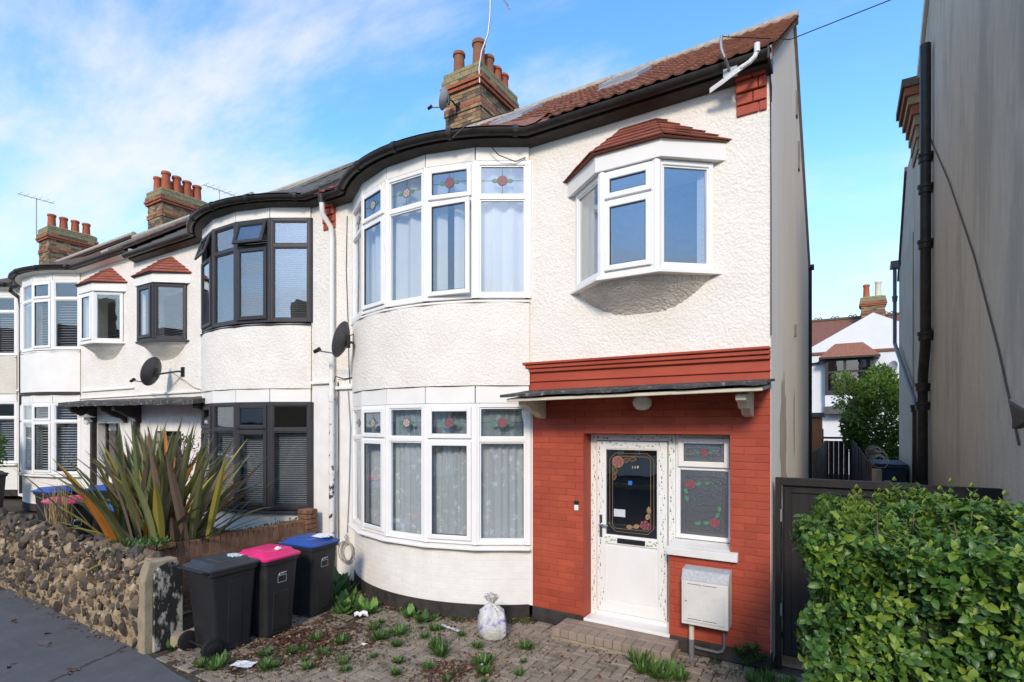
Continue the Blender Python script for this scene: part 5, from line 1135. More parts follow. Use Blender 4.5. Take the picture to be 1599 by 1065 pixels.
# ------------------------------------------------------------------ rubble front wall
rk = random.Random(12)
RW = thing('rubble_wall', (-8.5,2.95,0), 'low rubble garden wall of dark burnt stones in sandy mortar', 'wall')
mb = MB(); xs = [-6.22-.28*k for k in range(24)]; rings = []
for x in xs:
    b = g(x); h = .93+b+rk.uniform(-.015,.015)
    rings.append([(x,2.825,b-.05),(x,2.83+rk.uniform(-.008,.008),b+.45),(x,2.85,h-.06),(x,2.93,h+.0),(x,3.06,h-.01),(x,3.13,h-.08),(x,3.15,b-.05)])
mb.loft(rings); mb.build('mortar', 'rubble_mortar', RW, smooth=True)
def stone_mesh(mname, seed):
    q = random.Random(seed); bm = bmesh.new(); bmesh.ops.create_icosphere(bm, subdivisions=2, radius=1)
    offs = [(Vector((q.uniform(-1,1),q.uniform(-1,1),q.uniform(-1,1))).normalized(), q.uniform(.38,.75)) for _ in range(11)]
    for v in bm.verts:
        c = v.co.copy()
        for n_, d_ in offs:
            t_ = c.dot(n_)
            if t_ > d_: c -= n_*(t_-d_)
        v.co = c*1.2*(1+q.uniform(-.09,.09))
    me = bpy.data.meshes.new('stone'); bm.to_mesh(me); bm.free(); me.materials.append(M[mname]); return me
SM = [stone_mesh(m, k) for k, m in enumerate(['stone_dark','stone_dark','stone_dark','stone_brown','stone_brown','stone_tan','stone_dark','stone_brown','stone_dark'])]
placed = []
tries = 0
while len(placed) < 236 and tries < 16000:
    tries += 1
    big = .070 if tries < 2500 else .052 if tries < 8000 else .040
    x = -6.30-(rk.random()**1.05)*5.0; zz = rk.uniform(.02,.90); r_ = rk.uniform(.75,1.25)*big
    if any((x-a)**2+(zz-b)**2 < ((r_+c)*.74)**2 for a, b, c in placed): continue
    placed.append((x, zz, r_))
    inst('stone', SM[rk.randrange(9)], RW, (x+8.5, 2.846-2.95+rk.uniform(-.010,.006), zz+g(x)), (rk.uniform(0,6),rk.uniform(0,6),rk.uniform(0,6)), (r_*rk.uniform(.95,1.4), r_*.8, r_*rk.uniform(.75,1.15)))
mbt = []
for k in range(64):          # coping stones on top
    x = -6.32-k*.082+rk.uniform(-.03,.03); r_ = rk.uniform(.045,.085)
    mbt.append((x, 2.92+rk.uniform(-.03,.12), .915+g(x)+rk.uniform(-.01,.02), r_))
for x, y, z, r_ in mbt: inst('stone', SM[rk.choice((0,1,2,3,3,4,6,7))], RW, (x+8.5, y-2.95, z), (rk.uniform(0,6),rk.uniform(0,6),rk.uniform(0,6)), (r_*1.3, r_*1.1, r_*.7))
smm = MB(); ico = bmesh.new(); bmesh.ops.create_icosphere(ico, subdivisions=1, radius=1); iv = [v.co.copy() for v in ico.verts]; ifc = [[v.index for v in f.verts] for f in ico.faces]; ico.free()
for _ in range(1700):                         # small packing stones between the large ones
    x = -6.28-rk.random()*5.6; zz = rk.uniform(.0,.92); r_ = rk.uniform(.014,.034); smm.cur = rk.choice((0,0,1,1,2,2)); b = len(smm.v)
    c = Vector((x, 2.842+rk.uniform(-.010,.006), zz+g(x))); sc = (rk.uniform(.8,1.6), .9, rk.uniform(.7,1.2))
    smm.v += [tuple(c+Vector((v.x*sc[0], v.y*sc[1], v.z*sc[2]))*r_*rk.uniform(.75,1.2)) for v in iv]
    for f in ifc: smm.f.append(tuple(b+i for i in f)); smm.mi.append(smm.cur)
tag(smm.build('stone', ['stone_dark','stone_brown','stone_tan'], RW), kind='stuff')
gp = thing('wall_end_post', (-6.13,2.95,0), 'cement rendered wall end with peeling black painted face', 'post')
mb = MB(); rings = []
for k in range(11):
    z = -.03+.96*k/10; top = .05*max(0,(k-8))/2; j = rk.uniform(-.012,.012)
    rings.append([(-6.235+j,2.795+j*.5+top,z),(-6.10,2.79+top,z),(-6.085,3.16-top,z),(-6.24,3.16-top,z)])
mb.loft(rings); mb.build('cement', 'concrete', gp, bevel=.012, seg=2)
mb = MB(); pr = [(2.86+.0,.0),(3.15,.0),(3.15,.80),(3.11,.88),(3.02,.905),(2.92,.88),(2.865,.80)]; mb.prism([(-6.09,y,z) for y, z in pr], [(-6.055,y,z) for y, z in pr]); mb.build('painted_face', 'peel_black', gp, bevel=.006)
mb = MB(); mb.hexa([(-6.08,3.0,-.02),(-5.86,3.02,-.02),(-5.84,3.30,-.02),(-6.1,3.34,-.02),(-6.06,3.02,.13),(-5.90,3.04,.10),(-5.88,3.28,.10),(-6.08,3.32,.14)]); tag(mb.build('stone_kerb', 'concrete', bevel=.02, seg=2, org=(-5.97,3.16,0)), 'broken concrete kerb lump at the foot of the wall end post', 'kerb stone')
# dwarf brick wall between the gardens
DW = thing('brick_garden_wall', (-7.03,4.4,0), 'low old brick garden wall with bricks on edge along its top', 'wall')
MB().box(-7.10,-6.972,3.17,5.55,0,.83).build('mortar', 'brick_mortar', DW)
bwm = [bevel_box('brick', 'wall_brick', .215, .10, .065, .006, .002, k) for k in range(4)]
for c in range(9):
    y = 3.19+(.11 if c % 2 else 0); z = .04+c*.075
    while y < 5.45: inst('brick', bwm[rk.randrange(4)], DW, (-7.01-(-7.03), y+.107-4.4, z+.033), (0,0,pi/2+rk.gauss(0,.012))); y += .225
y = 3.2
while y < 5.5: inst('brick', bwm[rk.randrange(4)], DW, (-7.035+7.03, y-4.4, .79+rk.uniform(-.008,.012)), (0,pi/2,pi/2 if False else rk.gauss(0,.02)), (1,.70,2.2)); y += .078
for c in range(5):
    for a in (0,1): inst('brick', bwm[rk.randrange(4)], DW, (-7.04+7.03, 5.46+a*.105-4.4, .72+c*.075), (0,0,rk.gauss(0,.02)))
for k in range(3): inst('brick', bwm[rk.randrange(4)], DW, (-7.03+7.03+.02, 3.25-4.4+.11*k, .90), (0,0,rk.gauss(0,.05)))
mb = MB(); mb.box(-9.6,-7.12,3.17,5.3,0,.62); tag(mb.build('planting_bed', 'soil'), kind='structure')

# ------------------------------------------------------------------ wheelie bins
def wheelie(loc, rz, lidm, label, group, logo=True, H=.90, w=.47, d=.52, litter=None):
    """front faces local +Y, hinge and wheels at -Y"""
    t = thing('wheelie_bin', loc, label, 'wheelie bin', group); t.rotation_euler = (0,0,rz)
    def bld(mb, name, m, parent=t, **k):
        o = mb.build(name, m, None, **k); o.parent = parent; return o
    def rr(cx_, cy_, sx, sy, z, r_=.045, n=4):
        out = []
        for qx, qy, a0 in ((1,1,0),(-1,1,pi/2),(-1,-1,pi),(1,-1,3*pi/2)):
            for k in range(n+1): a = a0+pi/2*k/n; out.append((cx_+qx*(sx/2-r_)+r_*cos(a), cy_+qy*(sy/2-r_)+r_*sin(a), z))
        return out
    mb = MB(); mb.loft([rr(0,.015,w*.78,d*.72,.03), rr(0,.015,w*.79,d*.735,.10), rr(0,.01,w*.84,d*.80,H*.45), rr(0,0,w*.93,d*.92,H-.10), rr(0,0,w*.94,d*.93,H-.06)])
    body = bld(mb, 'body', 'bin_body', smooth=True)
    mb = MB(); mb.loft([rr(0,0,w*.94,d*.93,H-.085), rr(0,0,w*1.0,d*1.0,H-.075), rr(0,0,w*1.0,d*1.0,H-.035), rr(0,0,w*.96,d*.96,H-.03)]); bld(mb, 'rim', 'bin_body', smooth=True)
    lid = MB(); lid.loft([rr(0,.005,w*1.03,d*1.05,H-.032), rr(0,.005,w*1.04,d*1.06,H-.012), rr(0,.0,w*1.0,d*1.02,H+.0), rr(0,-.01,w*.90,d*.84,H+.012), rr(0,-.01,w*.82,d*.74,H+.045), rr(0,-.01,w*.78,d*.70,H+.048)])
    ld = bld(lid, 'lid', lidm, smooth=True)
    mb = MB(); mb.loft([rr(0,-.02,w*.60,d*.42,H+.044,.03), rr(0,-.02,w*.57,d*.39,H+.056,.03)])
    o = mb.build('lid_panel', lidm, None, smooth=True); o.parent = ld
    mb = MB(); y = -d*.5-.045
    mb.tube([(-w*.46,y,H-.02),(w*.46,y,H-.02)], .014, 8)
    for x in (-w*.46,-w*.16,w*.16,w*.46): mb.tube([(x,y,H-.02),(x,-d*.46,H-.045)], .013, 6)
    bld(mb, 'handle', 'bin_body', smooth=True)
    mb = MB()                                   # raised panel and ribs on the front and sides
    yf = lambda z: (.015+d*.36)+(d*.465-(.015+d*.36))*(z/H)
    mb.hexa([(-.11,yf(.08)-.01,.08),(.11,yf(.08)-.01,.08),(.11,yf(.08)+.006,.08),(-.11,yf(.08)+.006,.08),(-.11,yf(.5)-.01,.50),(.11,yf(.5)-.01,.50),(.10,yf(.5)+.006,.50),(-.10,yf(.5)+.006,.50)])
    xs_ = lambda z: w*.39+(w*.465-w*.39)*(z/H)
    for s_ in (-1,1):
        mb.hexa([(s_*(xs_(.08)-.01),-.06,.08),(s_*(xs_(.08)+.006),-.06,.08),(s_*(xs_(.08)+.006),.09,.08),(s_*(xs_(.08)-.01),.09,.08),(s_*(xs_(.74)-.01),-.06,.74),(s_*(xs_(.74)+.006),-.06,.74),(s_*(xs_(.74)+.006),.09,.74),(s_*(xs_(.74)-.01),.09,.74)])
    bld(mb, 'raised_panel', 'bin_body', bevel=.006, seg=2)
    for s_ in (-1,1):
        x = s_*w*.43; yw = -d*.42
        mb = MB(); mb.tube([(x-.024,yw,.10),(x-.02,yw,.10),(x+.02,yw,.10),(x+.024,yw,.10)], [.088,.10,.10,.088], 20); wh = bld(mb, 'wheel', 'tyre', smooth=True)
        mb = MB(); mb.tube([(x+s_*.0245,yw,.10),(x+s_*.030,yw,.10)], [.06,.052], 16); mb.tube([(x+s_*.030,yw,.10),(x+s_*.036,yw,.10)], .018, 10); o = mb.build('hub', 'black_plastic', None, smooth=True); o.parent = wh
    mb = MB(); mb.tube([(-w*.43,-d*.42,.10),(w*.43,-d*.42,.10)], .012, 8); bld(mb, 'axle', 'black_plastic')
    if logo:
        mb = MB(); z0 = .60; y_ = lambda z: yf(z)+.006
        def ln(x0, za, x1, zb, th): 
            if abs(za-zb) < 1e-6: mb.quad((x0,y_(za-th),za-th),(x1,y_(za-th),za-th),(x1,y_(za+th),za+th),(x0,y_(za+th),za+th))
            else: mb.quad((x0-th,y_(za),za),(x0+th,y_(za),za),(x1+th,y_(zb),zb),(x1-th,y_(zb),zb))
        for a in (z0, z0+.075): ln(-.055,a,.055,a,.0018)
        for a in (-.055,.055): ln(a,z0,a,z0+.075,.0018)
        mb.quad((.055,y_(z0+.083),z0+.083),(.028,y_(z0+.083),z0+.083),(.036,y_(z0+.112),z0+.112)); 
        for k in range(8): x = .022-k*.0098; mb.quad((x,y_(z0+.098),z0+.098),(x-.0075,y_(z0+.098),z0+.098),(x-.0075,y_(z0+.108),z0+.108),(x,y_(z0+.108),z0+.108))
        for k in range(5): x = .022-k*.0085; mb.quad((x,y_(z0+.089),z0+.089),(x-.006,y_(z0+.089),z0+.089),(x-.006,y_(z0+.0935),z0+.0935),(x,y_(z0+.0935),z0+.0935))
        o = mb.build('emblem', 'white_print', None, recalc=False); o.parent = body
    return t
BG = 'wheelie bins standing on the forecourt'
wheelie((-5.62,3.32,0), R(0), 'bin_grey_lid', 'black wheelie bin with dark grey lid beside the wall end post', BG, logo=False, w=.50, d=.55)
wheelie((-5.58,3.83,0), R(-86), 'bin_pink', 'black wheelie bin with bright pink lid on the forecourt beside the blue lidded bin', BG)
wheelie((-5.72,4.52,0), R(-84), 'bin_blue', 'black wheelie bin with blue lid near the downpipe', BG)
def crumple(name, c, sx, sy, sz, m, label, cat, seed):
    q = random.Random(seed); bm = bmesh.new(); bmesh.ops.create_icosphere(bm, subdivisions=3, radius=1)
    for v in bm.verts: v.co = Vector((v.co.x*sx, v.co.y*sy, max(v.co.z,-.5)*sz))*(1+.28*(q.random()-.5)*2*.6+.18*sin(v.co.x*9+seed)*cos(v.co.y*8))
    me = bpy.data.meshes.new(name); bm.to_mesh(me); bm.free(); me.materials.append(M[m]); o = bpy.data.objects.new(name, me); C.objects.link(o); o.location = c; return tag(o, label, cat)
crumple('crumpled_tissue', (-5.60,4.62,.955), .10,.13,.022, 'white_print', 'crumpled white tissue lying on the blue bin lid', 'litter', 1)
crumple('crumpled_tissue', (-5.44,3.86,.955), .03,.035,.022, 'white_print', 'small white scrap lying on the pink bin lid', 'litter', 2)
crumple('glass_dish_litter', (-5.56,3.42,.955), .09,.06,.016, 'silver', 'shiny clear tray lying on the dark grey bin lid', 'litter', 3)
BG2 = 'wheelie bins behind the rubble wall'
for x, y, lm, lb in ((-12.6,4.3,'bin_blue','black wheelie bin with blue lid behind the rubble wall beside the dark green lid'),(-11.0,3.9,'bin_pink','black wheelie bin with pink lid behind the rubble wall near the dry grass'),(-10.4,4.6,'bin_grey_lid','black wheelie bin with black lid behind the rubble wall next to the pink lid'),(-12.2,5.0,'bin_blue','black wheelie bin with blue lid close to the smooth white house wall'),(-11.3,5.2,'bin_pink','black wheelie bin with pink lid close to the smooth white house wall'),(-9.6,4.1,'bin_blue','blue lidded wheelie bin half hidden by the sword leaved plant'),(-16.9,4.4,'bin_grey_lid','black wheelie bin with dark lid below the evergreen shrub')):
    wheelie((x,y,g(x)), R(-80+8*sin(x*7)), lm, lb, BG2, H=1.0, w=.54, d=.62)

# ------------------------------------------------------------------ rubbish bag and litter
mb = MB(); q = random.Random(5); prof = [(.02,.0),(.10,.012),(.145,.07),(.155,.16),(.15,.24),(.125,.31),(.075,.355),(.025,.375),(.018,.39),(.05,.43),(.075,.475),(.05,.48)]
rings = []
for k, (r_, z) in enumerate(prof):
    ring = []
    for j in range(40):
        a = 2*pi*j/40; rr_ = r_*(1+.10*sin(3*a+1.1)+.05*sin(7*a+k*.5)+(.10*sin(11*a+.3*k) if z > .28 else .035*sin(13*a+k))); ring.append((-3.30+rr_*1.05*cos(a)+.05*(.25-z)*(z < .3), 4.98+rr_*.85*sin(a), max(0, z)+.012*sin(5*a+k)*(.1 < z)+.005))
    rings.append(ring)
mb.loft(rings); o = mb.build('rubbish_bag', 'bag_plastic', smooth=True, org=(-3.3,4.98,0)); tag(o, 'knotted white plastic rubbish bag with purple print standing by the bow window', 'bag')
def scrap(name, x, y, sx, sy, rz, m, label, cat='litter', h=.02):
    mb = MB(); q = random.Random(int(x*100)); n = 5; vv = []
    for i in range(n+1):
        for j in range(n+1):
            u, v = (i/n-.5)*sx, (j/n-.5)*sy; vv.append((x+u*cos(rz)-v*sin(rz), y+u*sin(rz)+v*cos(rz), .012+h*q.random()))
    b = len(mb.v); mb.v += vv
    for i in range(n):
        for j in range(n): a = b+i*(n+1)+j; mb.f.append((a,a+n+1,a+n+2,a+1)); mb.mi.append(0)
    o = mb.build(name, m, org=(x,y,0)); o.location = (x,y,.0); s_ = o.modifiers.new('solid','SOLIDIFY'); s_.thickness = .003; return tag(o, label, cat)
scrap('paper_scrap', -4.98,3.16,.22,.12,.4,'paper','torn pale blue paper lying in front of the black bins')
scrap('paper_scrap', -5.04,4.72,.16,.14,.9,'white_print','crumpled white wrapper lying beside the blue lidded bin',h=.06)
scrap('paper_scrap', -2.98,4.35,.07,.05,.2,'white_print','tiny white scrap lying on the paving towards the door step')
scrap('paper_scrap', -4.35,4.12,.06,.035,.3,'white_print','tiny white scrap lying among weeds before the bow window')
scrap('foil_strip', -3.86,4.97,.30,.04,-.15,'silver','thin silvery strip lying below the bow window',h=.008)
scrap('foil_strip', -5.83,3.5,.06,.05,.3,'bin_blue','small blue wrapper lying behind the wall end post')

# ------------------------------------------------------------------ plants
def rosette(seed, n, ln, wd, up, mats=('weed_leaf','weed_leaf_light')):
    q = random.Random(seed); mb = MB()
    for k in range(n):
        a = 2*pi*k/n*2.4+q.uniform(-.3,.3); e = q.uniform(*up); l_ = ln*q.uniform(.6,1.15)
        mb.cur = 0 if q.random() < .7 else 1
        d = Vector((cos(a)*cos(e), sin(a)*cos(e), sin(e))); sd = Vector((-sin(a), cos(a), 0)); b = Vector((cos(a),sin(a),0))*q.uniform(0,.02)
        mb.leaf(b+Vector((0,0,.004)), d, sd, l_, wd*q.uniform(.8,1.2), .12, q.uniform(.05,.3))
    return mb.mesh('weed', list(mats), recalc=False)
fine = [rosette(k, 80, .095, .013, (.0,1.0)) for k in range(4)]; broad = [rosette(10+k, 17, .20, .10, (.1,.95)) for k in range(4)]; grass = [rosette(20+k, 70, .10, .007, (.4,1.4)) for k in range(2)]
def weed(meshes, x, y, sc, label, cat, group, z=0):
    o = bpy.data.objects.new('weed', rk.choice(meshes)); C.objects.link(o); o.location = (x,y,z); o.rotation_euler = (0,0,rk.uniform(0,6)); o.scale = (sc,sc,sc*rk.uniform(.75,1.1)); return tag(o, label, cat, group)
G1 = 'small weeds growing through the block paving'; T1 = 'small tufted green weed growing through the block paving'
for x, y, sc in ((-5.15,3.0,1.3),(-4.75,3.25,1.2),(-4.55,3.75,1.0),(-4.85,3.6,.9),(-4.62,4.05,1.3),(-4.35,4.35,1.5),(-4.25,4.55,1.4),(-4.05,4.3,1.0),(-3.95,4.62,.8),(-3.62,4.45,1.4),(-3.5,4.35,1.3),(-3.3,4.7,.9),(-3.42,4.05,1.0),(-3.75,4.0,.9),(-3.0,4.38,1.5),(-2.9,4.25,1.2),(-2.85,4.95,1.1),(-3.6,3.8,.8),(-4.2,3.7,.8),(-3.1,3.95,.7),(-4.9,3.95,1.0),(-4.6,4.5,1.0),(-4.0,4.85,.9),(-5.35,2.95,.9),(-4.4,3.45,.9),(-2.6,4.4,.7)):
    weed(fine, x, y, sc, T1, 'weed', G1)
for _ in range(22):
    x, y = rk.uniform(-4.9,-2.7), rk.uniform(3.5,4.95)
    if not in_bay(x, y): weed(fine, round(x/.104)*.104, y, rk.uniform(.35,.8), T1, 'weed', G1)
G2 = 'broad leaved weeds under the bow window'; T2 = 'broad leaved green weed growing at the foot of the bow window'
for x, y, sc in ((-6.25,5.35,1.7),(-6.05,5.2,1.8),(-6.35,5.05,1.6),(-5.85,5.05,1.5),(-5.95,4.75,1.1),(-5.35,4.7,.8),(-5.6,4.98,1.1),(-6.15,4.85,1.1),(-5.45,4.85,1.0),(-5.25,4.92,.9),(-5.75,4.8,1.0),(-5.05,4.88,.9),(-6.45,5.5,1.2),(-4.28,5.02,.95),(-4.52,5.03,.75),(-6.4,4.6,1.0),(-6.3,4.2,.9)):
    weed(broad, x, y, sc, T2, 'weed', G2)
T3 = 'bushy green weed clump growing against the end of the door step'; G3 = 'weeds at the door step'
for x, y, sc in ((-1.72,5.22,1.6),(-1.55,5.12,1.7),(-1.38,5.18,1.5),(-1.45,5.02,1.4),(-1.62,5.05,1.3),(-1.28,5.08,1.2)): weed(fine, x, y, sc, T3, 'weed', G3)
T4 = 'patch of grass growing at the foot of the dark side gate'; G4 = 'grass tufts by the side gate'
for x, y, sc in ((-.72,5.38,1.3),(-.58,5.45,1.5),(-.45,5.35,1.4),(-.4,5.5,1.2),(-.62,5.3,1.1)): weed(grass, x, y, sc, T4, 'grass tuft', G4)
T5 = 'yellow green creeper climbing the black plinth at the red corner'; G5 = 'creepers on the black plinth'
for x, z, sc in ((-.86,.12,.9),(-.76,.18,1.0),(-.68,.10,1.0),(-.80,.05,.9)): weed(fine, x, Y0-.04, sc, T5, 'weed', G5, z)
weed(broad, -5.98, 3.02, .6, 'small nettle growing between wall end post and kerb lump', 'weed', None)
weed(broad, -5.28, 3.12, .5, 'young dock plant in front of the grey lidded bin wheels', 'weed', None); weed(broad, -5.02, 3.42, .55, 'young dock plant growing at the foot of the pink lidded bin', 'weed', None)
# leaf litter, moss and grit
mb = MB()
def litter(n, cx_, cy_, sx, sy, size=(.02,.05), mats=(0,0,0,1,1,2), z=(.002,.022)):
    for _ in range(n):
        x, y = rk.gauss(cx_, sx), rk.gauss(cy_, sy)
        if in_bay(x, y) or y > 5.7 or y < 2.76: continue
        a = rk.uniform(0,6.28); l_ = rk.uniform(*size); e = rk.uniform(-.3,.6); mb.cur = rk.choice(mats)
        mb.leaf((x,y,rk.uniform(*z)), (cos(a),sin(a),e*.6), (-sin(a),cos(a),rk.uniform(-.4,.4)), l_, l_*rk.uniform(.45,.8), rk.uniform(-.3,.4), rk.uniform(-.2,.3))
litter(1700,-5.0,3.75,.34,.35); litter(600,-4.75,4.05,.34,.28); litter(520,-3.15,4.10,.16,.17); litter(120,-3.0,4.5,.2,.15,mats=(1,2,2)); litter(170,-4.4,4.3,.8,.4); litter(110,-3.5,4.2,1.2,.6,(.015,.04)); litter(140,-5.3,3.0,.3,.12); litter(60,-2.3,4.9,.5,.25); litter(90,-3.9,5.02,.5,.08); litter(50,-1.2,5.45,.25,.1); litter(45,-2.0,5.25,.5,.08)
for _ in range(700):                           # drift against the foot of the bow
    t = rk.uniform(-TH,TH); a_ = arc(t, .03+abs(rk.gauss(0,.07))); a = rk.uniform(0,6); l_ = rk.uniform(.02,.045); mb.cur = rk.choice((0,0,1,1,2)); mb.leaf((XP+a_[0],Y0+a_[1],rk.uniform(.002,.03)), (cos(a),sin(a),rk.uniform(-.1,.4)), (-sin(a),cos(a),.3), l_, l_*.6, .2, .1)
for _ in range(70):                            # along the pavement at the foot of the rubble wall
    x = rk.uniform(-11,-6.3); y = 2.79-abs(rk.gauss(0,.05)); a = rk.uniform(0,6); l_ = rk.uniform(.02,.06); mb.cur = rk.choice((0,0,1,2)); mb.leaf((x,y,g(x)+.006), (cos(a),sin(a),.1), (-sin(a),cos(a),.2), l_, l_*.6, .2, .1)
for x, y in ((-7.2,2.35),(-7.6,2.5),(-6.3,2.3),(-8.3,2.4),(-6.9,2.0),(-6.28,2.26)):
    for _ in range(3): a = rk.uniform(0,6); mb.cur = rk.choice((0,1,2)); mb.leaf((x+rk.uniform(-.04,.04),y+rk.uniform(-.04,.04),g(x)+.008), (cos(a),sin(a),.1), (-sin(a),cos(a),.2), .06, .03, .2, .1)
tag(mb.build('leaf_litter', ['dead_leaf','dead_leaf_red','dead_leaf_tan'], recalc=False), 'drift of brown fallen leaves over the forecourt paving', 'leaves', kind='stuff')
mb = MB()
for _ in range(1500):
    x, y = rk.uniform(-5.9,-.4), rk.uniform(2.75,5.65)
    if in_bay(x, y): continue
    s_ = rk.uniform(.004,.011); z = .002
    mb.prism([(x+s_*cos(a),y+s_*sin(a),z) for a in (0,1.6,3.1,4.7)], [(x+s_*.5*cos(a),y+s_*.5*sin(a),z+s_*.7) for a in (0,1.6,3.1,4.7)])
tag(mb.build('grit', 'stone_tan', recalc=False), 'scattered pale grit on the paving', 'grit', kind='stuff')
mb = MB()
for cx_, cy_, n, s_ in ((-4.3,3.75,500,.22),(-4.8,3.35,400,.2),(-3.9,4.75,300,.25),(-4.5,4.6,400,.25),(-2.9,4.95,200,.15),(-3.2,3.7,250,.3),(-.7,5.5,500,.2),(-5.5,4.9,500,.3),(-6.2,4.5,500,.25)):
    for _ in range(n):
        x, y = rk.gauss(cx_,s_), rk.gauss(cy_,s_*.7)
        if in_bay(x, y) or y > 5.72 or y < 2.8: continue
        a = rk.uniform(0,6); e = rk.uniform(.5,1.4); l_ = rk.uniform(.015,.05); mb.leaf((x,y,-.004), (cos(a)*cos(e),sin(a)*cos(e),sin(e)), (-sin(a),cos(a),0), l_, .007, .1, .1)
for _ in range(1300):
    t = rk.uniform(-TH,TH); a_ = arc(t, .02+abs(rk.gauss(0,.08))); a = rk.uniform(0,6); e = rk.uniform(.4,1.4); l_ = rk.uniform(.02,.07)
    if sin(t*23)+sin(t*9+1) > -.2: mb.leaf((XP+a_[0],Y0+a_[1],-.004), (cos(a)*cos(e),sin(a)*cos(e),sin(e)), (-sin(a),cos(a),0), l_, .010, .1, .1)
tag(mb.build('moss_and_grass', 'moss', recalc=False), 'thin moss and grass in the paving joints', 'grass', kind='stuff')
# ivy-like creeper on the dwarf wall and rubble wall top
def patch(name, pts, label, m, n, s_, ln, cat='creeper'):
    mb = MB(); c0 = pts[0]
    for _ in range(n):
        p = rk.choice(pts); a = rk.uniform(0,6); e = rk.uniform(-.2,1.2); l_ = ln*rk.uniform(.6,1.2)
        mb.leaf((p[0]+rk.gauss(0,s_),p[1]+rk.gauss(0,s_),p[2]+abs(rk.gauss(0,s_*.5))), (cos(a)*cos(e),sin(a)*cos(e),sin(e)), (-sin(a),cos(a),0), l_, l_*.55, .1, .2)
    return tag(mb.build(name, m, recalc=False, org=c0), label, cat)
patch('creeper', [(-7.12,3.7+.12*k,.84) for k in range(15)], 'green creeper trailing along the top of the brick garden wall', 'weed_leaf', 900, .05, .04)
patch('creeper', [(-7.05,3.3,.9),(-7.15,3.25,.92),(-6.95,3.35,.9)], 'fluffy green creeper over the corner where the two garden walls meet', 'weed_leaf', 350, .07, .045)
patch('creeper', [(-6.7,3.02,.96),(-6.95,3.05,.96),(-7.2,3.05,.96),(-6.85,2.88,.88)], 'sparse green creeper on top of the rubble wall', 'weed_leaf', 170, .07, .05)
# New-Zealand-flax style plant: each sword leaf its own piece
PH = thing('sword_leaf_plant', (-7.72,3.68,.6), 'large spiky plant with bronze and olive sword shaped leaves', 'plant')
def sword(base, az, lean, ln, wd, bend, m, twist=0.0):
    mb = MB(); n = 9; p = Vector(base); e = pi/2-lean; rings = []
    for k in range(n+1):
        t = k/n; w = wd*(.55+.9*t if t < .45 else .955*(1-((t-.45)/.55)**2.2))*.5+.0015
        el = e-bend*t*t; d = Vector((cos(az)*cos(el), sin(az)*cos(el), sin(el))); sd = Vector((-sin(az+twist), cos(az+twist), 0)); nn = d.cross(sd).normalized()
        rings.append([p-sd*w+nn*w*.35, p, p+sd*w+nn*w*.35]); p = p+d*(ln/n)
    mb.loft(rings, cap=False, closed=False); return mb.build('leaf', m, PH, recalc=False, smooth=False)
fm_ = ['flax_olive']*5+['flax_bronze']*5+['flax_green']*5+['flax_yellow']*2+['flax_orange']
for k in range(230):
    side = rk.uniform(-1,1); az = rk.uniform(0,2*pi); lean = abs(rk.gauss(0,.34))+.04
    if k < 110: az = (R(YAW)+(0 if rk.random() < .45 else pi))+rk.gauss(0,.5); lean = abs(rk.gauss(.42,.24))
    lean = min(lean, 1.05); ln = rk.uniform(1.15,1.95)*(1-.16*lean)
    bx_, by_ = -7.74+rk.gauss(0,.26)+.24*cos(az)*lean, 3.66+rk.gauss(0,.16)+.24*sin(az)*lean
    sword((bx_, by_, .60), az, lean, ln, rk.uniform(.07,.12), rk.uniform(.0,.75)*(.4+lean), rk.choice(fm_), rk.uniform(-.6,.6))
for az, lean, ln, bend, m in ((R(YAW)+pi,1.0,1.25,.6,'flax_olive'),(R(YAW)+pi+.1,.85,1.45,.35,'flax_yellow'),(R(YAW)+pi-.2,.7,.95,.1,'flax_orange'),(R(YAW)+.1,1.05,1.35,.35,'flax_green'),(R(YAW)-.2,.95,1.45,.3,'flax_bronze'),(R(YAW)+.3,1.1,1.2,.4,'flax_olive'),(R(YAW)-.3,1.05,1.5,.15,'flax_bronze'),(-1.2,1.15,1.1,.7,'flax_bronze'),(-1.0,1.25,.9,.6,'flax_yellow')):
    sword((-7.74+.3*cos(az),3.66+.3*sin(az),.60), az, lean, ln, .07, bend, m, .2)
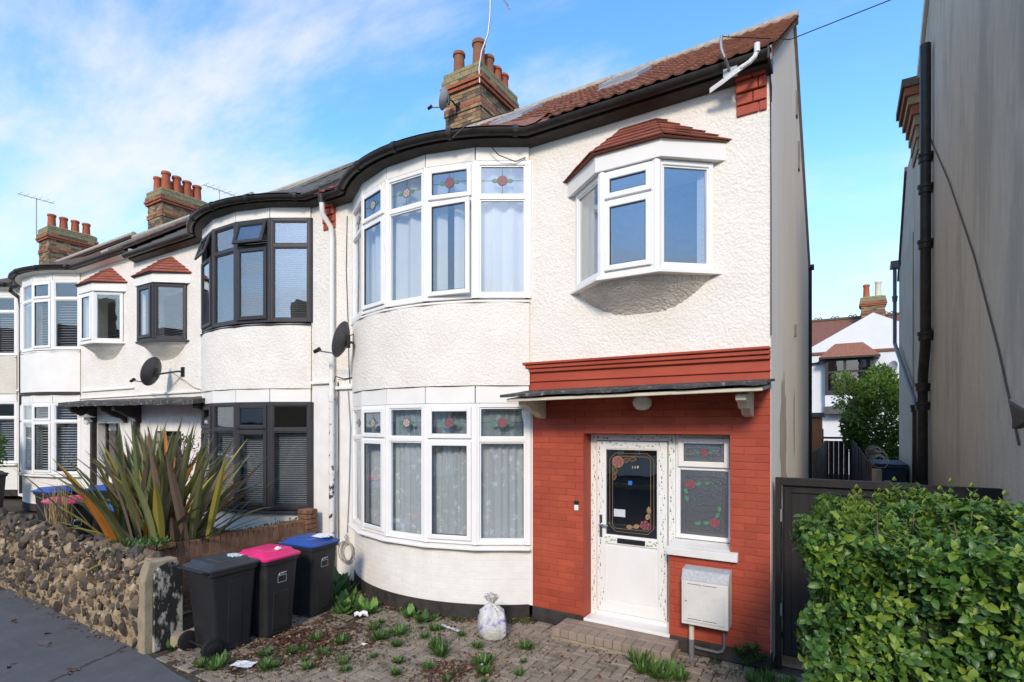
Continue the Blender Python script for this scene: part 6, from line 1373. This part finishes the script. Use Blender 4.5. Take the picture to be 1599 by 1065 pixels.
# dry ornamental grass, shrubs
mb = MB()
for _ in range(85):
    a = rk.uniform(0,6.28); ln_ = abs(rk.gauss(0,.18)); h = rk.uniform(.35,.75); x, y = -9.6+rk.gauss(0,.07), 3.28+rk.gauss(0,.05)
    mb.leaf((x,y,.85), (cos(a)*ln_,sin(a)*ln_,1), (-sin(a),cos(a),0), h, .012, .1, rk.uniform(0,.15))
tag(mb.build('dry_grass', 'dry_grass', recalc=False, org=(-9.6,3.28,.2)), 'tuft of dry straw coloured grass behind the rubble wall', 'grass tuft')
def shrub(name, c, rad, n, ln, wd, mats, label, cat='shrub', trunk=True, wt=None, lump=.25, seed=1, core=.0, up=.3):
    q = random.Random(seed); t = thing(name, (c[0],c[1],c[2]-rad[2]), label, cat); mb = MB()
    lumps = [(Vector((q.gauss(0,1),q.gauss(0,1),q.gauss(0,1))).normalized(), q.uniform(.6,1.15)) for _ in range(16)]
    for _ in range(n):
        d = Vector((q.gauss(0,1),q.gauss(0,1),q.gauss(0,1))).normalized(); s_ = max((d.dot(l_)**6*w_ if d.dot(l_) > 0 else 0) for l_, w_ in lumps)
        r_ = (1-lump+lump*1.6*s_)*(1-abs(q.gauss(0,.16))); p = Vector((c[0]+d.x*rad[0]*r_, c[1]+d.y*rad[1]*r_, c[2]+d.z*rad[2]*r_))
        mb.cur = q.choices(range(len(mats)), wt)[0] if wt else q.randrange(len(mats))
        dd = (d+Vector((q.gauss(0,.6),q.gauss(0,.6),q.gauss(up,.6)))).normalized(); sd = dd.cross(Vector((q.gauss(0,1),q.gauss(0,1),q.gauss(0,1)))).normalized()
        mb.leaf(p, dd, sd, ln*q.uniform(.6,1.2), wd*q.uniform(.7,1.2), .12, q.uniform(0,.2))
    mb.build('crown', mats, t, recalc=False)
    tb = MB(); base = Vector((c[0],c[1],c[2]-rad[2]*1.0-(.0)));
    tb.tube([base, Vector(c)], [.06*rad[0],.03*rad[0]], 7)
    for k in range(8):
        a = 2*pi*k/8; tb.tube([base.lerp(Vector(c),.3+.06*k), Vector((c[0]+rad[0]*.6*cos(a), c[1]+rad[1]*.6*sin(a), c[2]+rad[2]*.45*sin(k*1.7)))], [.03*rad[0],.008], 5)
    tb.build('trunk', 'twig', t, smooth=True); return t
shrub('evergreen_shrub', (-17.4,4.3,1.75), (.62,.6,.62), 3200, .075, .04, ['bush_leaf','hedge_leaf_dark','bush_leaf_light'], 'dense evergreen shrub against the cream terrace house', wt=[5,4,1], seed=3)
shrub('red_shrub', (-9.6,5.0,1.5), (.62,.5,.75), 1100, .05, .026, ['red_shrub','bush_leaf','dead_leaf_red'], 'loose bronze leaved shrub behind the sword leaved plant', wt=[4,2,2], seed=4)
shrub('laurel_tree', (1.05,21.5,2.3), (1.05,1.0,1.75), 15000, .14, .06, ['bush_leaf','hedge_leaf_dark','bush_leaf_light'], 'bushy green laurel tree beyond the dark fence', 'tree', wt=[6,3,2], seed=5, up=.1)
shrub('young_tree', (.25,20.5,3.3), (.55,.5,.78), 1300, .13, .045, ['bush_leaf_light','bush_leaf'], 'light yellow green young tree over the alley fence', 'tree', wt=[4,2], lump=.7, seed=6)
# hedge
HG = thing('privet_hedge', (.95,3.6,0), 'clipped glossy green hedge filling the front of the alley', 'hedge')
HX0, HX1, HY0, HY1, HZ = -.13, 2.3, 2.75, 4.35, 1.86
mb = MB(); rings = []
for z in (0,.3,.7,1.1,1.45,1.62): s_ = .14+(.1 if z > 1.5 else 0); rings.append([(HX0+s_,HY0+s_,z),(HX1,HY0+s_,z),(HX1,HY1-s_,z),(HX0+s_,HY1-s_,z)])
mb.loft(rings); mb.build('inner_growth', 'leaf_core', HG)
hm = ['hedge_leaf','hedge_leaf_dark','hedge_leaf_young']
lm_ = []
for m in hm:
    t_ = MB(); t_.leaf((0,0,0),(1,0,0),(0,1,0),1,.60,.16,.12); lm_.append(t_.mesh('leaf', m, recalc=False, smooth=True))
q = random.Random(77)
def bump(a, b): return .045*sin(a*5.1+1.3*b)+.035*sin(b*7.3+.8*a)+.03*sin(a*13+b*11)
leaves = []
def spray(p, nrm, k):
    """a short shoot of opposite leaves growing outwards"""
    d = (nrm+Vector((q.gauss(0,.5),q.gauss(0,.5),q.gauss(.35,.45)))).normalized(); a = d.cross(Vector((q.gauss(0,1),q.gauss(0,1),q.gauss(0,1)))).normalized(); b = d.cross(a)
    sh = q.choices((0,1,2),(5,4.2,1.7))[0]
    for i in range(k):
        th = i*1.9+q.uniform(-.3,.3); o = a*cos(th)+b*sin(th); ld = (o*q.uniform(.7,1.1)+d*q.uniform(.35,.9)).normalized(); sd = ld.cross(d).normalized() if ld.cross(d).length > .05 else a
        leaves.append((p+d*(.012*i), ld, sd, q.choice((.020,.026,.031,.036,.041,.048))*q.uniform(.9,1.1)*(1.1 if sh == 2 else 1), sh if q.random() < .8 else q.randrange(3)))
for _ in range(6000):                          # street face
    x, z = q.uniform(HX0,HX1), q.uniform(.15,HZ-.02); o = bump(x*1.2,z*1.5)-abs(q.gauss(0,.05)); spray(Vector((x,HY0-o+.03,z)), Vector((0,-1,0)), 5)
for _ in range(4300):                          # top
    x, y = q.uniform(HX0,HX1), q.uniform(HY0,HY1); o = bump(x,y)*.9-abs(q.gauss(0,.045)); ed = min(x-HX0, y-HY0, .35); spray(Vector((x,y,HZ+o-.03-.10*(1-ed/.35)**2)), Vector((0,0,1)), 5)
for _ in range(3600):                          # end facing the forecourt
    y, z = q.uniform(HY0,HY1), q.uniform(.1,HZ); o = bump(y,z*1.4)-abs(q.gauss(0,.05)); spray(Vector((HX0-o+.04,y,z)), Vector((-1,0,0)), 5)
for _ in range(60):                            # tall shoots
    x, y = q.uniform(HX0+.05,1.9), q.uniform(HY0+.2,HY1); h = q.uniform(.06,.17)
    for i in range(6):
        for th in (0, pi): aa = th+i*1.57; leaves.append((Vector((x,y,HZ-.03+h*i/5)), Vector((cos(aa)*.8,sin(aa)*.8,.6)).normalized(), Vector((-sin(aa),cos(aa),0)), .048*(1-.06*i), q.choice((0,2,2))))
cz_ = Vector((0,0,2.35))
order = sorted(range(len(leaves)), key=lambda i: (leaves[i][0]-cz_).length if leaves[i][1].dot(cz_-leaves[i][0]) > -.03 and -.51*leaves[i][0].x+.86*leaves[i][0].y > 0 and (leaves[i][0].z-2.35) > -.47*(-.52*leaves[i][0].x+.854*leaves[i][0].y) and (.854*leaves[i][0].x+.52*leaves[i][0].y) < .94*(-.52*leaves[i][0].x+.854*leaves[i][0].y) else 99)
pick = set(order[:300])
big = MB()
for i, (p, d, s_, ln, sh) in enumerate(leaves):
    if i in pick:
        up = s_.cross(d).normalized() if s_.cross(d).length > 1e-4 else Vector((0,0,1)); s2 = d.cross(up).normalized()*-1
        mt = Matrix((d, s_-d*s_.dot(d), up)).transposed(); mt = Matrix([[d.x,s_.x,up.x],[d.y,s_.y,up.y],[d.z,s_.z,up.z]])
        inst('leaf', lm_[sh], HG, p-HG.location, mt.to_euler(), (ln*1.05,)*3)
    else:
        big.cur = sh; big.leaf(p, d, s_, ln*1.05, ln*.63, .16, .12)
tag(big.build('foliage', hm, HG, recalc=False, smooth=True), kind='stuff')
mb = MB()
for _ in range(60): x, y = q.uniform(HX0+.1,HX1), q.uniform(HY0+.1,HY1); mb.tube([(x,y,1.3),(x+q.gauss(0,.05),y+q.gauss(0,.05),HZ+q.uniform(0,.08))], [.006,.003], 5)
for k in range(6): mb.tube([(0.2+.35*k,3.5,0),(0.15+.36*k,3.5,.9)], .03, 6)
mb.build('stem', 'twig', HG)
